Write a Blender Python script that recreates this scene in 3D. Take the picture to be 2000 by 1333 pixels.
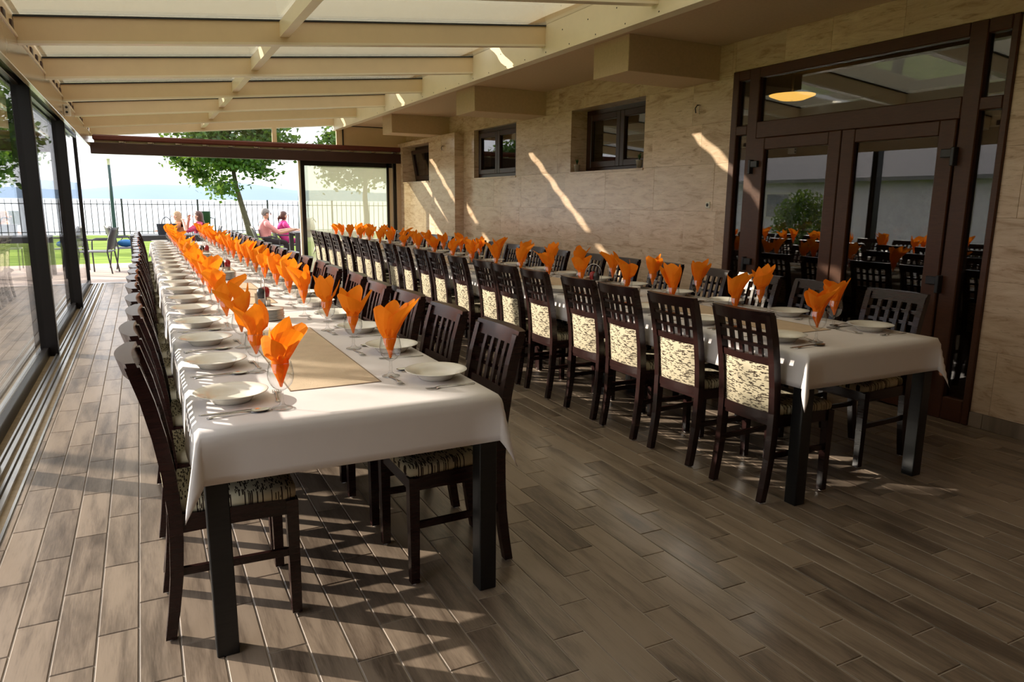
import bpy, bmesh, math, random
from mathutils import Vector, Matrix

# ------------------------------------------------------------------ scene, camera, light
for o in list(bpy.data.objects):
    bpy.data.objects.remove(o, do_unlink=True)
S = bpy.context.scene
C = S.collection
R = random.Random(11)

F_PX, YAW, PITCH, ROLL, CAM_H = 1403.0, 0.47223, 0.19119, 0.009305, 1.44
_fw = Vector((math.sin(YAW) * math.cos(PITCH), math.cos(YAW) * math.cos(PITCH), -math.sin(PITCH)))
_rt = Vector((math.cos(YAW), -math.sin(YAW), 0))
_up = _rt.cross(_fw)
CAM_R = _rt * math.cos(ROLL) + _up * math.sin(ROLL)
CAM_U = _up * math.cos(ROLL) - _rt * math.sin(ROLL)
cam_data = bpy.data.cameras.new('camera')
cam_data.sensor_width = 36.0
cam_data.lens = F_PX / 2000.0 * 36.0
cam_data.clip_end = 9000
cam = bpy.data.objects.new('camera', cam_data)
C.objects.link(cam)
cam.matrix_world = Matrix(((CAM_R.x, CAM_U.x, -_fw.x, 0), (CAM_R.y, CAM_U.y, -_fw.y, 0),
                           (CAM_R.z, CAM_U.z, -_fw.z, CAM_H), (0, 0, 0, 1)))
S.camera = cam

world = bpy.data.worlds.new('sky')
S.world = world
world.use_nodes = True
wn = world.node_tree
bg = wn.nodes['Background']
bg.inputs['Color'].default_value = (0.95, 0.96, 1.0, 1)      # hazy, evenly bright sky over the lake
bg.inputs['Strength'].default_value = 1.85

SUN_DIR = Vector((1.21, -1.0, -0.557)).normalized()           # direction the light travels
sun_d = bpy.data.lights.new('sun', 'SUN')
sun_d.energy = 7.8
sun_d.angle = math.radians(0.6)
sun_d.color = (1.0, 0.90, 0.76)
sun = bpy.data.objects.new('sun', sun_d)
C.objects.link(sun)
sun.rotation_euler = SUN_DIR.to_track_quat('-Z', 'Y').to_euler()
sun.location = (-20, 20, 12)

S.view_settings.view_transform = 'Standard'
S.view_settings.look = 'None'
S.view_settings.exposure = 0.36
S.view_settings.gamma = 1.0
S.view_settings.use_curve_mapping = False
try:
    S.cycles.transparent_max_bounces = 32
    S.cycles.max_bounces = 10
    S.cycles.diffuse_bounces = 5
    S.cycles.caustics_reflective = False
    S.cycles.caustics_refractive = False
except Exception:
    pass


# ------------------------------------------------------------------ materials
def nodes_of(name):
    m = bpy.data.materials.new(name)
    m.use_nodes = True
    nt = m.node_tree
    return m, nt, nt.nodes['Principled BSDF']


def N(nt, kind, **kw):
    n = nt.nodes.new(kind)
    for k, v in kw.items():
        setattr(n, k, v)
    return n


def col(c, a=1.0):
    return (c[0], c[1], c[2], a)


def mix_rgb(nt, fac, a, b):
    n = nt.nodes.new('ShaderNodeMix')
    n.data_type = 'RGBA'
    for sock, v in ((n.inputs[0], fac), (n.inputs[6], a), (n.inputs[7], b)):
        if isinstance(v, bpy.types.NodeSocket):
            nt.links.new(v, sock)
        else:
            sock.default_value = v if not isinstance(v, tuple) else col(v)
    return n.outputs[2]


def math_n(nt, op, a, b=None):
    n = nt.nodes.new('ShaderNodeMath')
    n.operation = op
    for i, v in enumerate((a, b)):
        if v is None:
            continue
        if isinstance(v, bpy.types.NodeSocket):
            nt.links.new(v, n.inputs[i])
        else:
            n.inputs[i].default_value = v
    return n.outputs[0]


def coords(nt, kind='Object', scale=(1, 1, 1), offset_random=0.0):
    tc = nt.nodes.new('ShaderNodeTexCoord')
    mp = nt.nodes.new('ShaderNodeMapping')
    mp.inputs['Scale'].default_value = scale
    src = tc.outputs[kind]
    if kind == 'World':
        pass
    if offset_random:
        oi = nt.nodes.new('ShaderNodeObjectInfo')
        ad = nt.nodes.new('ShaderNodeVectorMath')
        ad.operation = 'ADD'
        sc = math_n(nt, 'MULTIPLY', oi.outputs['Random'], offset_random)
        nt.links.new(src, ad.inputs[0])
        nt.links.new(sc, ad.inputs[1])
        src = ad.outputs[0]
    nt.links.new(src, mp.inputs['Vector'])
    return mp.outputs['Vector']


def noise(nt, vec, scale=5, detail=4, rough=0.55, dist=0.0):
    n = nt.nodes.new('ShaderNodeTexNoise')
    n.inputs['Scale'].default_value = scale
    n.inputs['Detail'].default_value = detail
    n.inputs['Roughness'].default_value = rough
    n.inputs['Distortion'].default_value = dist
    nt.links.new(vec, n.inputs['Vector'])
    return n.outputs['Fac']


def ramp(nt, fac, stops, interp='LINEAR'):
    n = nt.nodes.new('ShaderNodeValToRGB')
    n.color_ramp.interpolation = interp
    el = n.color_ramp.elements
    while len(el) < len(stops):
        el.new(0.5)
    for e, (p, c) in zip(el, stops):
        e.position = p
        e.color = col(c)
    nt.links.new(fac, n.inputs['Fac'])
    return n.outputs['Color']


def bump(nt, p, h, strength=0.2, dist=0.01):
    b = nt.nodes.new('ShaderNodeBump')
    b.inputs['Strength'].default_value = strength
    b.inputs['Distance'].default_value = dist
    nt.links.new(h, b.inputs['Height'])
    nt.links.new(b.outputs['Normal'], p.inputs['Normal'])


def simple(name, c, rough=0.5, metal=0.0, var=0.12, scale=6.0, spec=0.5, coat=0.0):
    m, nt, p = nodes_of(name)
    v = coords(nt, 'Object', (1, 1, 1), 7.0)
    f = noise(nt, v, scale, 5, 0.6)
    a = tuple(max(0, x * (1 - var)) for x in c)
    b = tuple(min(1, x * (1 + var)) for x in c)
    nt.links.new(ramp(nt, f, [(0.3, a), (0.7, b)]), p.inputs['Base Color'])
    p.inputs['Roughness'].default_value = rough
    p.inputs['Metallic'].default_value = metal
    p.inputs['Specular IOR Level'].default_value = spec
    p.inputs['Coat Weight'].default_value = coat
    return m


def wood(name, dark, light, rough=0.3, axis=(3, 3, 30)):
    m, nt, p = nodes_of(name)
    p.inputs['Specular IOR Level'].default_value = 0.36
    v = coords(nt, 'Object', axis, 5.0)
    f = noise(nt, v, 3.0, 6, 0.65, 0.4)
    nt.links.new(ramp(nt, f, [(0.3, dark), (0.75, light)]), p.inputs['Base Color'])
    p.inputs['Roughness'].default_value = rough
    bump(nt, p, f, 0.06, 0.002)
    return m


def glass(name, tint=(0.95, 0.97, 0.96), f0=0.04, haze=0.0, haze_col=(0.8, 0.8, 0.72), rough=0.0, edge=0.0):
    """pane: clear transmission, mirror reflection after Schlick, optionally a little diffuse haze"""
    m = bpy.data.materials.new(name)
    m.use_nodes = True
    nt = m.node_tree
    nt.nodes.clear()
    out = nt.nodes.new('ShaderNodeOutputMaterial')
    tr = nt.nodes.new('ShaderNodeBsdfTransparent')
    tr.inputs['Color'].default_value = col(tint)
    gl = nt.nodes.new('ShaderNodeBsdfGlossy')
    gl.inputs['Roughness'].default_value = rough
    ge = nt.nodes.new('ShaderNodeNewGeometry')
    dt = nt.nodes.new('ShaderNodeVectorMath')
    dt.operation = 'DOT_PRODUCT'
    nt.links.new(ge.outputs['Incoming'], dt.inputs[0])
    nt.links.new(ge.outputs['Normal'], dt.inputs[1])
    c = math_n(nt, 'ABSOLUTE', dt.outputs['Value'])
    x = math_n(nt, 'SUBTRACT', 1.0, c)
    x5 = math_n(nt, 'POWER', x, 5.0)
    fr = math_n(nt, 'ADD', math_n(nt, 'MULTIPLY', x5, 1.0 - f0), f0)
    if edge > 0:      # longer path through the wall of the vessel near its outline
        x3 = math_n(nt, 'MULTIPLY', math_n(nt, 'POWER', x, 3.0), edge)
        nt.links.new(mix_rgb(nt, x3, tint, (0.25, 0.25, 0.25)), tr.inputs['Color'])
    mx = nt.nodes.new('ShaderNodeMixShader')
    nt.links.new(fr, mx.inputs[0])
    base = tr.outputs[0]
    if haze > 0:
        df = nt.nodes.new('ShaderNodeBsdfTranslucent')
        df.inputs['Color'].default_value = col(haze_col)
        d2 = nt.nodes.new('ShaderNodeBsdfDiffuse')
        d2.inputs['Color'].default_value = col(haze_col)
        m1 = nt.nodes.new('ShaderNodeMixShader')
        m1.inputs[0].default_value = 0.5
        nt.links.new(df.outputs[0], m1.inputs[1])
        nt.links.new(d2.outputs[0], m1.inputs[2])
        m2 = nt.nodes.new('ShaderNodeMixShader')
        m2.inputs[0].default_value = haze
        nt.links.new(tr.outputs[0], m2.inputs[1])
        nt.links.new(m1.outputs[0], m2.inputs[2])
        base = m2.outputs[0]
    nt.links.new(base, mx.inputs[1])
    nt.links.new(gl.outputs[0], mx.inputs[2])
    nt.links.new(mx.outputs[0], out.inputs['Surface'])
    return m


def cloth_mat(name, c, transl=0.2, rough=0.9, weave=0.0, wscale=900, var=0.08):
    m, nt, p = nodes_of(name)
    out = nt.nodes['Material Output']
    v = coords(nt, 'Object', (1, 1, 1), 3.0)
    f = noise(nt, v, 14, 4, 0.6)
    cc = ramp(nt, f, [(0.25, tuple(x * (1 - var) for x in c)), (0.75, tuple(min(1, x * (1 + var)) for x in c))])
    nt.links.new(cc, p.inputs['Base Color'])
    p.inputs['Roughness'].default_value = rough
    p.inputs['Specular IOR Level'].default_value = 0.2
    if weave:
        w = coords(nt, 'Object', (wscale, wscale * 0.25, wscale))
        fw = noise(nt, w, 1.0, 2, 0.5)
        bump(nt, p, fw, weave, 0.002)
    tl = nt.nodes.new('ShaderNodeBsdfTranslucent')
    nt.links.new(cc, tl.inputs['Color'])
    mx = nt.nodes.new('ShaderNodeMixShader')
    mx.inputs[0].default_value = transl
    nt.links.new(p.outputs[0], mx.inputs[1])
    nt.links.new(tl.outputs[0], mx.inputs[2])
    nt.links.new(mx.outputs[0], out.inputs['Surface'])
    return m


def dashed_fabric(name, flip):
    """cream weave with short dark dashes running across the chair's width (local y)"""
    m, nt, p = nodes_of(name)
    tc = nt.nodes.new('ShaderNodeTexCoord')
    sx = nt.nodes.new('ShaderNodeSeparateXYZ')
    nt.links.new(tc.outputs['Object'], sx.inputs[0])
    cb = nt.nodes.new('ShaderNodeCombineXYZ')
    nt.links.new(sx.outputs['Y'], cb.inputs[0])
    nt.links.new(sx.outputs['Z' if flip else 'X'], cb.inputs[1])
    oi = nt.nodes.new('ShaderNodeObjectInfo')
    nt.links.new(math_n(nt, 'MULTIPLY', oi.outputs['Random'], 3.0), cb.inputs[2])
    wob = nt.nodes.new('ShaderNodeTexNoise')
    wob.inputs['Scale'].default_value = 45
    nt.links.new(cb.outputs[0], wob.inputs['Vector'])
    ad = nt.nodes.new('ShaderNodeVectorMath')
    ad.operation = 'MULTIPLY_ADD'
    nt.links.new(wob.outputs['Color'], ad.inputs[0])
    ad.inputs[1].default_value = (0.004, 0.0009, 0)
    nt.links.new(cb.outputs[0], ad.inputs[2])
    masks = []
    for (w, h, th, off) in ((0.024, 0.0056, 0.78, 0.37), (0.013, 0.0043, 0.83, 0.5)):
        b = nt.nodes.new('ShaderNodeTexBrick')
        b.offset = off
        b.inputs['Color1'].default_value = (0, 0, 0, 1)
        b.inputs['Color2'].default_value = (1, 1, 1, 1)
        b.inputs['Mortar'].default_value = (0, 0, 0, 1)
        b.inputs['Scale'].default_value = 1.0
        b.inputs['Mortar Size'].default_value = 0.0006
        b.inputs['Brick Width'].default_value = w
        b.inputs['Row Height'].default_value = h
        nt.links.new(ad.outputs[0], b.inputs['Vector'])
        masks.append(math_n(nt, 'GREATER_THAN', b.outputs['Color'], th))
    mk = math_n(nt, 'MAXIMUM', masks[0], masks[1])
    c = mix_rgb(nt, mk, (0.49, 0.43, 0.30), (0.028, 0.016, 0.011))
    nt.links.new(c, p.inputs['Base Color'])
    p.inputs['Roughness'].default_value = 0.9
    p.inputs['Specular IOR Level'].default_value = 0.15
    bump(nt, p, wob.outputs['Fac'], 0.15, 0.002)
    return m


def travertine(name):
    m, nt, p = nodes_of(name)
    ge = nt.nodes.new('ShaderNodeNewGeometry')
    oi = nt.nodes.new('ShaderNodeObjectInfo')
    ad = nt.nodes.new('ShaderNodeVectorMath')
    ad.operation = 'ADD'
    nt.links.new(ge.outputs['Position'], ad.inputs[0])
    nt.links.new(math_n(nt, 'MULTIPLY', oi.outputs['Random'], 40.0), ad.inputs[1])
    mp = nt.nodes.new('ShaderNodeMapping')
    mp.inputs['Scale'].default_value = (1.2, 1.2, 5.5)
    mp.inputs['Rotation'].default_value = (0.16, 0, 0)
    nt.links.new(ad.outputs[0], mp.inputs['Vector'])
    f1 = noise(nt, mp.outputs['Vector'], 2.2, 8, 0.66, 1.1)
    mp2 = nt.nodes.new('ShaderNodeMapping')
    mp2.inputs['Scale'].default_value = (4, 4, 30)
    mp2.inputs['Rotation'].default_value = (-0.1, 0, 0)
    nt.links.new(ad.outputs[0], mp2.inputs['Vector'])
    f2 = noise(nt, mp2.outputs['Vector'], 2.0, 6, 0.7, 0.6)
    base = ramp(nt, f1, [(0.30, (0.40, 0.265, 0.165)), (0.46, (0.61, 0.445, 0.312)), (0.62, (0.70, 0.54, 0.395)), (0.8, (0.77, 0.635, 0.50))])
    vein = ramp(nt, f2, [(0.30, (0.50, 0.44, 0.37)), (0.45, (1, 1, 1))])
    mm = nt.nodes.new('ShaderNodeMix')
    mm.data_type = 'RGBA'
    mm.blend_type = 'MULTIPLY'
    mm.inputs[0].default_value = 0.8
    nt.links.new(base, mm.inputs[6])
    nt.links.new(vein, mm.inputs[7])
    tint = math_n(nt, 'ADD', math_n(nt, 'MULTIPLY', oi.outputs['Random'], 0.16), 0.90)
    hs = nt.nodes.new('ShaderNodeHueSaturation')
    nt.links.new(tint, hs.inputs['Value'])
    nt.links.new(mm.outputs[2], hs.inputs['Color'])
    nt.links.new(hs.outputs[0], p.inputs['Base Color'])
    p.inputs['Roughness'].default_value = 0.22
    p.inputs['Specular IOR Level'].default_value = 0.4
    return m


def plank_mat(name, light=(0.250, 0.192, 0.143), dark=(0.075, 0.053, 0.038)):
    m, nt, p = nodes_of(name)
    ge = nt.nodes.new('ShaderNodeNewGeometry')
    oi = nt.nodes.new('ShaderNodeObjectInfo')
    rnd = math_n(nt, 'FRACT', math_n(nt, 'ADD', ge.outputs['Random Per Island'], oi.outputs['Random']))
    ad = nt.nodes.new('ShaderNodeVectorMath')
    ad.operation = 'ADD'
    nt.links.new(ge.outputs['Position'], ad.inputs[0])
    nt.links.new(math_n(nt, 'MULTIPLY', rnd, 31.0), ad.inputs[1])
    mp = nt.nodes.new('ShaderNodeMapping')
    mp.inputs['Scale'].default_value = (16, 2.2, 1)
    nt.links.new(ad.outputs[0], mp.inputs['Vector'])
    f1 = noise(nt, mp.outputs['Vector'], 0.9, 4, 0.55, 0.5)
    mp2 = nt.nodes.new('ShaderNodeMapping')
    mp2.inputs['Scale'].default_value = (130, 9, 1)
    nt.links.new(ad.outputs[0], mp2.inputs['Vector'])
    f2 = noise(nt, mp2.outputs['Vector'], 1.6, 5, 0.65, 0.3)
    f = math_n(nt, 'ADD', math_n(nt, 'MULTIPLY', f1, 0.72), math_n(nt, 'MULTIPLY', f2, 0.30))
    f = math_n(nt, 'ADD', f, math_n(nt, 'MULTIPLY', math_n(nt, 'SUBTRACT', rnd, 0.5), 0.16))
    mid = tuple((a + b) / 2 for a, b in zip(light, dark))
    c = ramp(nt, f, [(0.33, dark), (0.46, mid), (0.58, light), (0.72, tuple(x * 1.12 for x in light))])
    nt.links.new(c, p.inputs['Base Color'])
    p.inputs['Roughness'].default_value = 0.33
    p.inputs['Specular IOR Level'].default_value = 0.6
    bump(nt, p, f2, 0.10, 0.002)
    return m


M = {}
M['plank'] = plank_mat('plank_tile')
M['grout'] = simple('grout', (0.42, 0.36, 0.30), 0.9, var=0.08)
M['travertine'] = travertine('travertine')
M['chair_wood'] = wood('chair_wood', (0.011, 0.0042, 0.0040), (0.027, 0.0095, 0.0080), 0.25)
M['table_wood'] = wood('table_wood', (0.006, 0.006, 0.0065), (0.013, 0.013, 0.013), 0.33)
M['felt'] = simple('felt_glide', (0.75, 0.73, 0.7), 0.9)
M['fabric_seat'] = dashed_fabric('fabric_seat', False)
M['fabric_back'] = dashed_fabric('fabric_back', True)
M['linen'] = cloth_mat('white_linen', (0.82, 0.775, 0.765), 0.12, 0.85, 0.05, var=0.015)
M['runner'] = cloth_mat('runner_linen', (0.60, 0.47, 0.33), 0.0, 0.9, 0.5, 420)
M['runner_edge'] = simple('runner_edge', (0.24, 0.17, 0.11), 0.9)
M['porcelain'] = simple('porcelain', (0.78, 0.755, 0.68), 0.12, var=0.02)
M['saucer'] = simple('saucer_porcelain', (0.74, 0.72, 0.67), 0.15, var=0.02)
M['steel'] = simple('steel', (0.55, 0.53, 0.5), 0.22, 1.0, 0.05)
M['orange'] = cloth_mat('orange_paper', (0.95, 0.27, 0.012), 0.38, 0.8)
M['goblet'] = glass('goblet_glass', (0.985, 0.985, 0.985), 0.09, edge=0.75)
M['pane'] = glass('window_pane', (0.96, 0.96, 0.96), 0.04)
M['pane_left'] = glass('sliding_pane', (0.975, 0.975, 0.975), 0.04)
M['pane_far'] = glass('stacked_pane', (0.80, 0.83, 0.74), 0.06, 0.30, (0.74, 0.73, 0.60))
M['pane_roof'] = glass('roof_pane', (0.93, 0.92, 0.88), 0.05)
M['pane_dark'] = glass('tinted_pane', (0.6, 0.59, 0.6), 0.13)
M['cream'] = simple('cream_aluminium', (0.68, 0.525, 0.325), 0.42, var=0.03)
M['cream_light'] = simple('cream_white_aluminium', (0.74, 0.64, 0.47), 0.35, var=0.03)
M['seal'] = simple('black_seal', (0.012, 0.012, 0.012), 0.5)
M['shade'] = cloth_mat('sun_shade_fabric', (0.56, 0.54, 0.44), 0.5, 0.9, var=0.03)
M['plaster'] = simple('beige_plaster', (0.58, 0.435, 0.285), 0.9, var=0.06, scale=40)
M['fascia'] = simple('beige_fascia', (0.40, 0.31, 0.20), 0.16, var=0.04)
M['bronze'] = simple('dark_bronze_frame', (0.008, 0.006, 0.0055), 0.3, var=0.1, spec=0.3)
M['bronze_glossy'] = simple('polished_rail', (0.16, 0.15, 0.14), 0.08, 0.9, 0.05)
M['brown_beam'] = simple('brown_beam', (0.040, 0.016, 0.013), 0.4, var=0.15)
M['redbrown'] = simple('redbrown_pipe', (0.11, 0.024, 0.016), 0.42, var=0.1)
M['alu'] = simple('aluminium_rail', (0.62, 0.62, 0.62), 0.3, 0.9, 0.08)
M['sand'] = simple('track_bed', (0.34, 0.25, 0.15), 0.8, var=0.2, scale=20)
M['door_wood'] = wood('door_frame_wood', (0.052, 0.018, 0.0075), (0.080, 0.029, 0.013), 0.36, (4, 4, 40))
M['window_wood'] = wood('window_frame_wood', (0.024, 0.008, 0.005), (0.042, 0.014, 0.008), 0.36, (4, 4, 40))
M['black'] = simple('black_metal', (0.012, 0.012, 0.013), 0.35)
M['black_plastic'] = simple('black_plastic', (0.02, 0.02, 0.022), 0.3)
M['red_plastic'] = simple('red_plastic', (0.30, 0.012, 0.015), 0.3)
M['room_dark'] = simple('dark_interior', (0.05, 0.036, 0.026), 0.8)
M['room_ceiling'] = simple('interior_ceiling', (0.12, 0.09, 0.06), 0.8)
M['white_plastic'] = simple('white_plastic', (0.68, 0.63, 0.53), 0.45, var=0.03)
M['zinc'] = simple('zinc_pot', (0.6, 0.57, 0.52), 0.35, 0.7, 0.1)
M['leaf_dark'] = simple('pot_leaf', (0.02, 0.07, 0.015), 0.5)
M['paving'] = simple('terrace_paving', (0.52, 0.42, 0.36), 0.8, var=0.12, scale=3)
M['trunk'] = simple('bark', (0.10, 0.085, 0.06), 0.9, var=0.3, scale=10)
M['green_paint'] = simple('green_post_paint', (0.012, 0.05, 0.045), 0.4)
M['fence'] = simple('fence_iron', (0.03, 0.035, 0.04), 0.5)
M['outdoor_dark'] = simple('anthracite_furniture', (0.05, 0.052, 0.06), 0.45)
M['mesh_back'] = simple('grey_mesh', (0.20, 0.20, 0.23), 0.7)
M['navy'] = simple('navy_leather', (0.03, 0.037, 0.055), 0.4)
M['blue'] = simple('blue_bag', (0.02, 0.16, 0.42), 0.6)
M['skin'] = simple('skin', (0.62, 0.36, 0.26), 0.55, var=0.06)
M['shirt_pink'] = simple('pink_shirt', (0.75, 0.33, 0.33), 0.9)
M['shirt_red'] = simple('raspberry_top', (0.55, 0.06, 0.14), 0.9, var=0.5, scale=9)
M['shirt_magenta'] = simple('magenta_top', (0.62, 0.05, 0.25), 0.9)
M['shirt_orange'] = simple('tan_top', (0.45, 0.2, 0.1), 0.9)
M['trousers'] = simple('dark_trousers', (0.035, 0.03, 0.035), 0.9)
M['hair_grey'] = simple('grey_hair', (0.24, 0.23, 0.22), 0.7, var=0.4, scale=40)
M['hair_brown'] = simple('brown_hair', (0.085, 0.03, 0.02), 0.45, var=0.5, scale=40)
M['hair_blond'] = simple('fair_hair', (0.42, 0.27, 0.15), 0.6, var=0.4, scale=40)
M['white_bag'] = simple('white_bag', (0.8, 0.8, 0.82), 0.8)
M['house'] = simple('lilac_render', (0.66, 0.62, 0.65), 0.9)
M['roof_tile'] = simple('grey_roof', (0.2, 0.19, 0.19), 0.85)
M['hill'] = simple('hill_haze_blue', (0.25, 0.33, 0.435), 1.0, var=0.04, scale=0.002, spec=0.0)  # pale blue of the distance haze is put into the base colour


def lamp_mat():
    m, nt, p = nodes_of('amber_lamp_glass')
    p.inputs['Base Color'].default_value = (0.8, 0.42, 0.06, 1)
    p.inputs['Emission Color'].default_value = (1.0, 0.55, 0.08, 1)
    p.inputs['Emission Strength'].default_value = 2.5
    p.inputs['Roughness'].default_value = 0.4
    return m


M['lamp'] = lamp_mat()


def foliage_mat(name, a, b):
    m, nt, p = nodes_of(name)
    out = nt.nodes['Material Output']
    ge = nt.nodes.new('ShaderNodeNewGeometry')
    c = ramp(nt, ge.outputs['Random Per Island'], [(0.1, a), (0.9, b)])
    nt.links.new(c, p.inputs['Base Color'])
    p.inputs['Roughness'].default_value = 0.5
    tl = nt.nodes.new('ShaderNodeBsdfTranslucent')
    nt.links.new(mix_rgb(nt, 0.5, c, (0.25, 0.36, 0.03)), tl.inputs['Color'])
    mx = nt.nodes.new('ShaderNodeMixShader')
    mx.inputs[0].default_value = 0.4
    nt.links.new(p.outputs[0], mx.inputs[1])
    nt.links.new(tl.outputs[0], mx.inputs[2])
    nt.links.new(mx.outputs[0], out.inputs['Surface'])
    return m


M['leaves'] = foliage_mat('tree_leaves', (0.02, 0.075, 0.02), (0.07, 0.17, 0.03))
M['leaves2'] = foliage_mat('far_leaves', (0.025, 0.06, 0.02), (0.06, 0.11, 0.03))


def grass_mat():
    m, nt, p = nodes_of('lawn')
    v = coords(nt, 'Object', (0.35, 1.4, 1))
    f = noise(nt, v, 1.2, 6, 0.6)
    nt.links.new(ramp(nt, f, [(0.3, (0.11, 0.19, 0.03)), (0.7, (0.27, 0.36, 0.06))]), p.inputs['Base Color'])
    p.inputs['Roughness'].default_value = 0.95
    p.inputs['Specular IOR Level'].default_value = 0.1
    return m


M['grass'] = grass_mat()


def water_mat():
    m, nt, p = nodes_of('lake_water')
    v = coords(nt, 'Object', (0.5, 0.12, 1))
    f = noise(nt, v, 0.6, 5, 0.6)
    p.inputs['Base Color'].default_value = (0.6, 0.68, 0.74, 1)
    p.inputs['Roughness'].default_value = 0.2
    bump(nt, p, f, 0.3, 0.1)
    return m


M['water'] = water_mat()


# ------------------------------------------------------------------ mesh helpers
class B:
    """collects shapes; build() links them as one mesh object"""

    def __init__(self):
        self.v, self.f, self.mi, self.sm = [], [], [], []

    def add(self, vs, fs, mi=0, smooth=False):
        n = len(self.v)
        self.v += [tuple(p) for p in vs]
        for f in fs:
            self.f.append(tuple(i + n for i in f))
            self.mi.append(mi)
            self.sm.append(smooth)
        return self

    def box(self, a, b, mi=0, bev=0.0):
        x0, y0, z0 = (min(a[i], b[i]) for i in range(3))
        x1, y1, z1 = (max(a[i], b[i]) for i in range(3))
        if bev <= 0 or min(x1 - x0, y1 - y0, z1 - z0) < 2.2 * bev:
            vs = [(x0, y0, z0), (x1, y0, z0), (x1, y1, z0), (x0, y1, z0), (x0, y0, z1), (x1, y0, z1), (x1, y1, z1), (x0, y1, z1)]
            return self.add(vs, [(0, 3, 2, 1), (4, 5, 6, 7), (0, 1, 5, 4), (1, 2, 6, 5), (2, 3, 7, 6), (3, 0, 4, 7)], mi)
        bm = bmesh.new()
        bmesh.ops.create_cube(bm, size=1.0)
        for v in bm.verts:
            v.co = Vector(((x0 + x1) / 2 + v.co.x * (x1 - x0), (y0 + y1) / 2 + v.co.y * (y1 - y0), (z0 + z1) / 2 + v.co.z * (z1 - z0)))
        bmesh.ops.bevel(bm, geom=list(bm.edges), offset=bev, segments=1, affect='EDGES')
        bm.verts.index_update()
        vs = [v.co[:] for v in bm.verts]
        fs = [[v.index for v in f.verts] for f in bm.faces]
        bm.free()
        return self.add(vs, fs, mi)

    def hexa(self, pts, mi=0):
        """8 corner points: 4 bottom ring, 4 top ring"""
        return self.add(pts, [(0, 3, 2, 1), (4, 5, 6, 7), (0, 1, 5, 4), (1, 2, 6, 5), (2, 3, 7, 6), (3, 0, 4, 7)], mi)

    def sweep(self, rings, mi=0, smooth=False, cap=True, closed=True):
        """rings: list of equal-length point rings joined in order"""
        n = len(rings[0])
        vs = [p for r in rings for p in r]
        fs = []
        m = n if closed else n - 1
        for i in range(len(rings) - 1):
            for j in range(m):
                a, b = i * n + j, i * n + (j + 1) % n
                fs.append((a, b, b + n, a + n))
        if cap and closed:
            fs.append(tuple(range(n - 1, -1, -1)))
            fs.append(tuple(range((len(rings) - 1) * n, len(rings) * n)))
        return self.add(vs, fs, mi, smooth)

    def tube(self, path, r, n=8, mi=0, smooth=True):
        path = [Vector(p) for p in path]
        rs = r if isinstance(r, (list, tuple)) else [r] * len(path)
        rings = []
        ref = None
        for i, p in enumerate(path):
            d = (path[min(i + 1, len(path) - 1)] - path[max(i - 1, 0)]).normalized()
            if ref is None:
                ref = Vector((0, 0, 1)) if abs(d.z) < 0.9 else Vector((1, 0, 0))
            u = d.cross(ref).normalized()
            w = u.cross(d).normalized()
            ref = w
            rings.append([tuple(p + (u * math.cos(2 * math.pi * k / n) + w * math.sin(2 * math.pi * k / n)) * rs[i]) for k in range(n)])
        return self.sweep(rings, mi, smooth)

    def lathe(self, prof, n=24, mi=0, center=(0, 0, 0), smooth=True):
        cx, cy, cz = center
        vs, fs = [], []
        idx = []
        for (r, z) in prof:
            if r < 1e-5:
                idx.append([len(vs)] * n)
                vs.append((cx, cy, cz + z))
            else:
                idx.append(list(range(len(vs), len(vs) + n)))
                vs += [(cx + r * math.cos(2 * math.pi * k / n), cy + r * math.sin(2 * math.pi * k / n), cz + z) for k in range(n)]
        for a, b in zip(idx[:-1], idx[1:]):
            for k in range(n):
                q = [a[k], a[(k + 1) % n], b[(k + 1) % n], b[k]]
                q2 = []
                for t in q:
                    if t not in q2:
                        q2.append(t)
                if len(q2) > 2:
                    fs.append(tuple(q2))
        return self.add(vs, fs, mi, smooth)

    def ball(self, c, r, n=12, mi=0):
        rx, ry, rz = r if isinstance(r, (tuple, list)) else (r, r, r)
        k = B()
        prof = [(math.sin(math.pi * i / (n // 2)), -math.cos(math.pi * i / (n // 2))) for i in range(n // 2 + 1)]
        prof[0] = (0, -1)
        prof[-1] = (0, 1)
        k.lathe(prof, n)
        return self.add([(c[0] + x * rx, c[1] + y * ry, c[2] + z * rz) for x, y, z in k.v], k.f, mi, True)

    def mesh(self, name, mats):
        me = bpy.data.meshes.new(name)
        me.from_pydata(self.v, [], self.f)
        for m in (mats if isinstance(mats, (list, tuple)) else [mats]):
            me.materials.append(m)
        me.polygons.foreach_set('material_index', self.mi)
        me.polygons.foreach_set('use_smooth', self.sm)
        me.update()
        return me

    def build(self, name, mats, parent=None, loc=(0, 0, 0), rot=(0, 0, 0)):
        return inst(name, self.mesh(name, mats), parent, loc, rot)


def inst(name, me, parent=None, loc=(0, 0, 0), rot=(0, 0, 0), scale=None):
    o = bpy.data.objects.new(name, me)
    C.objects.link(o)
    o.location = loc
    o.rotation_euler = rot
    if scale:
        o.scale = scale
    if parent:
        o.parent = parent
    return o


def tag(o, label, cat, group=None, kind=None):
    o['label'] = label
    o['category'] = cat
    if group:
        o['group'] = group
    if kind:
        o['kind'] = kind
    return o


def thing(name, label, cat, loc=(0, 0, 0), rz=0.0, group=None, kind=None):
    return tag(inst(name, None, None, loc, (0, 0, rz)), label, cat, group, kind)


def box_obj(name, a, b, mat, parent=None, bev=0.0):
    return B().box(a, b, 0, bev).build(name, mat, parent)


def project(p):
    d = Vector(p) - Vector((0, 0, CAM_H))
    q = d.dot(_fw)
    if q < 0.05:
        return None
    return 1000 + F_PX * d.dot(CAM_R) / q, 666.5 - F_PX * d.dot(CAM_U) / q, q


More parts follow.
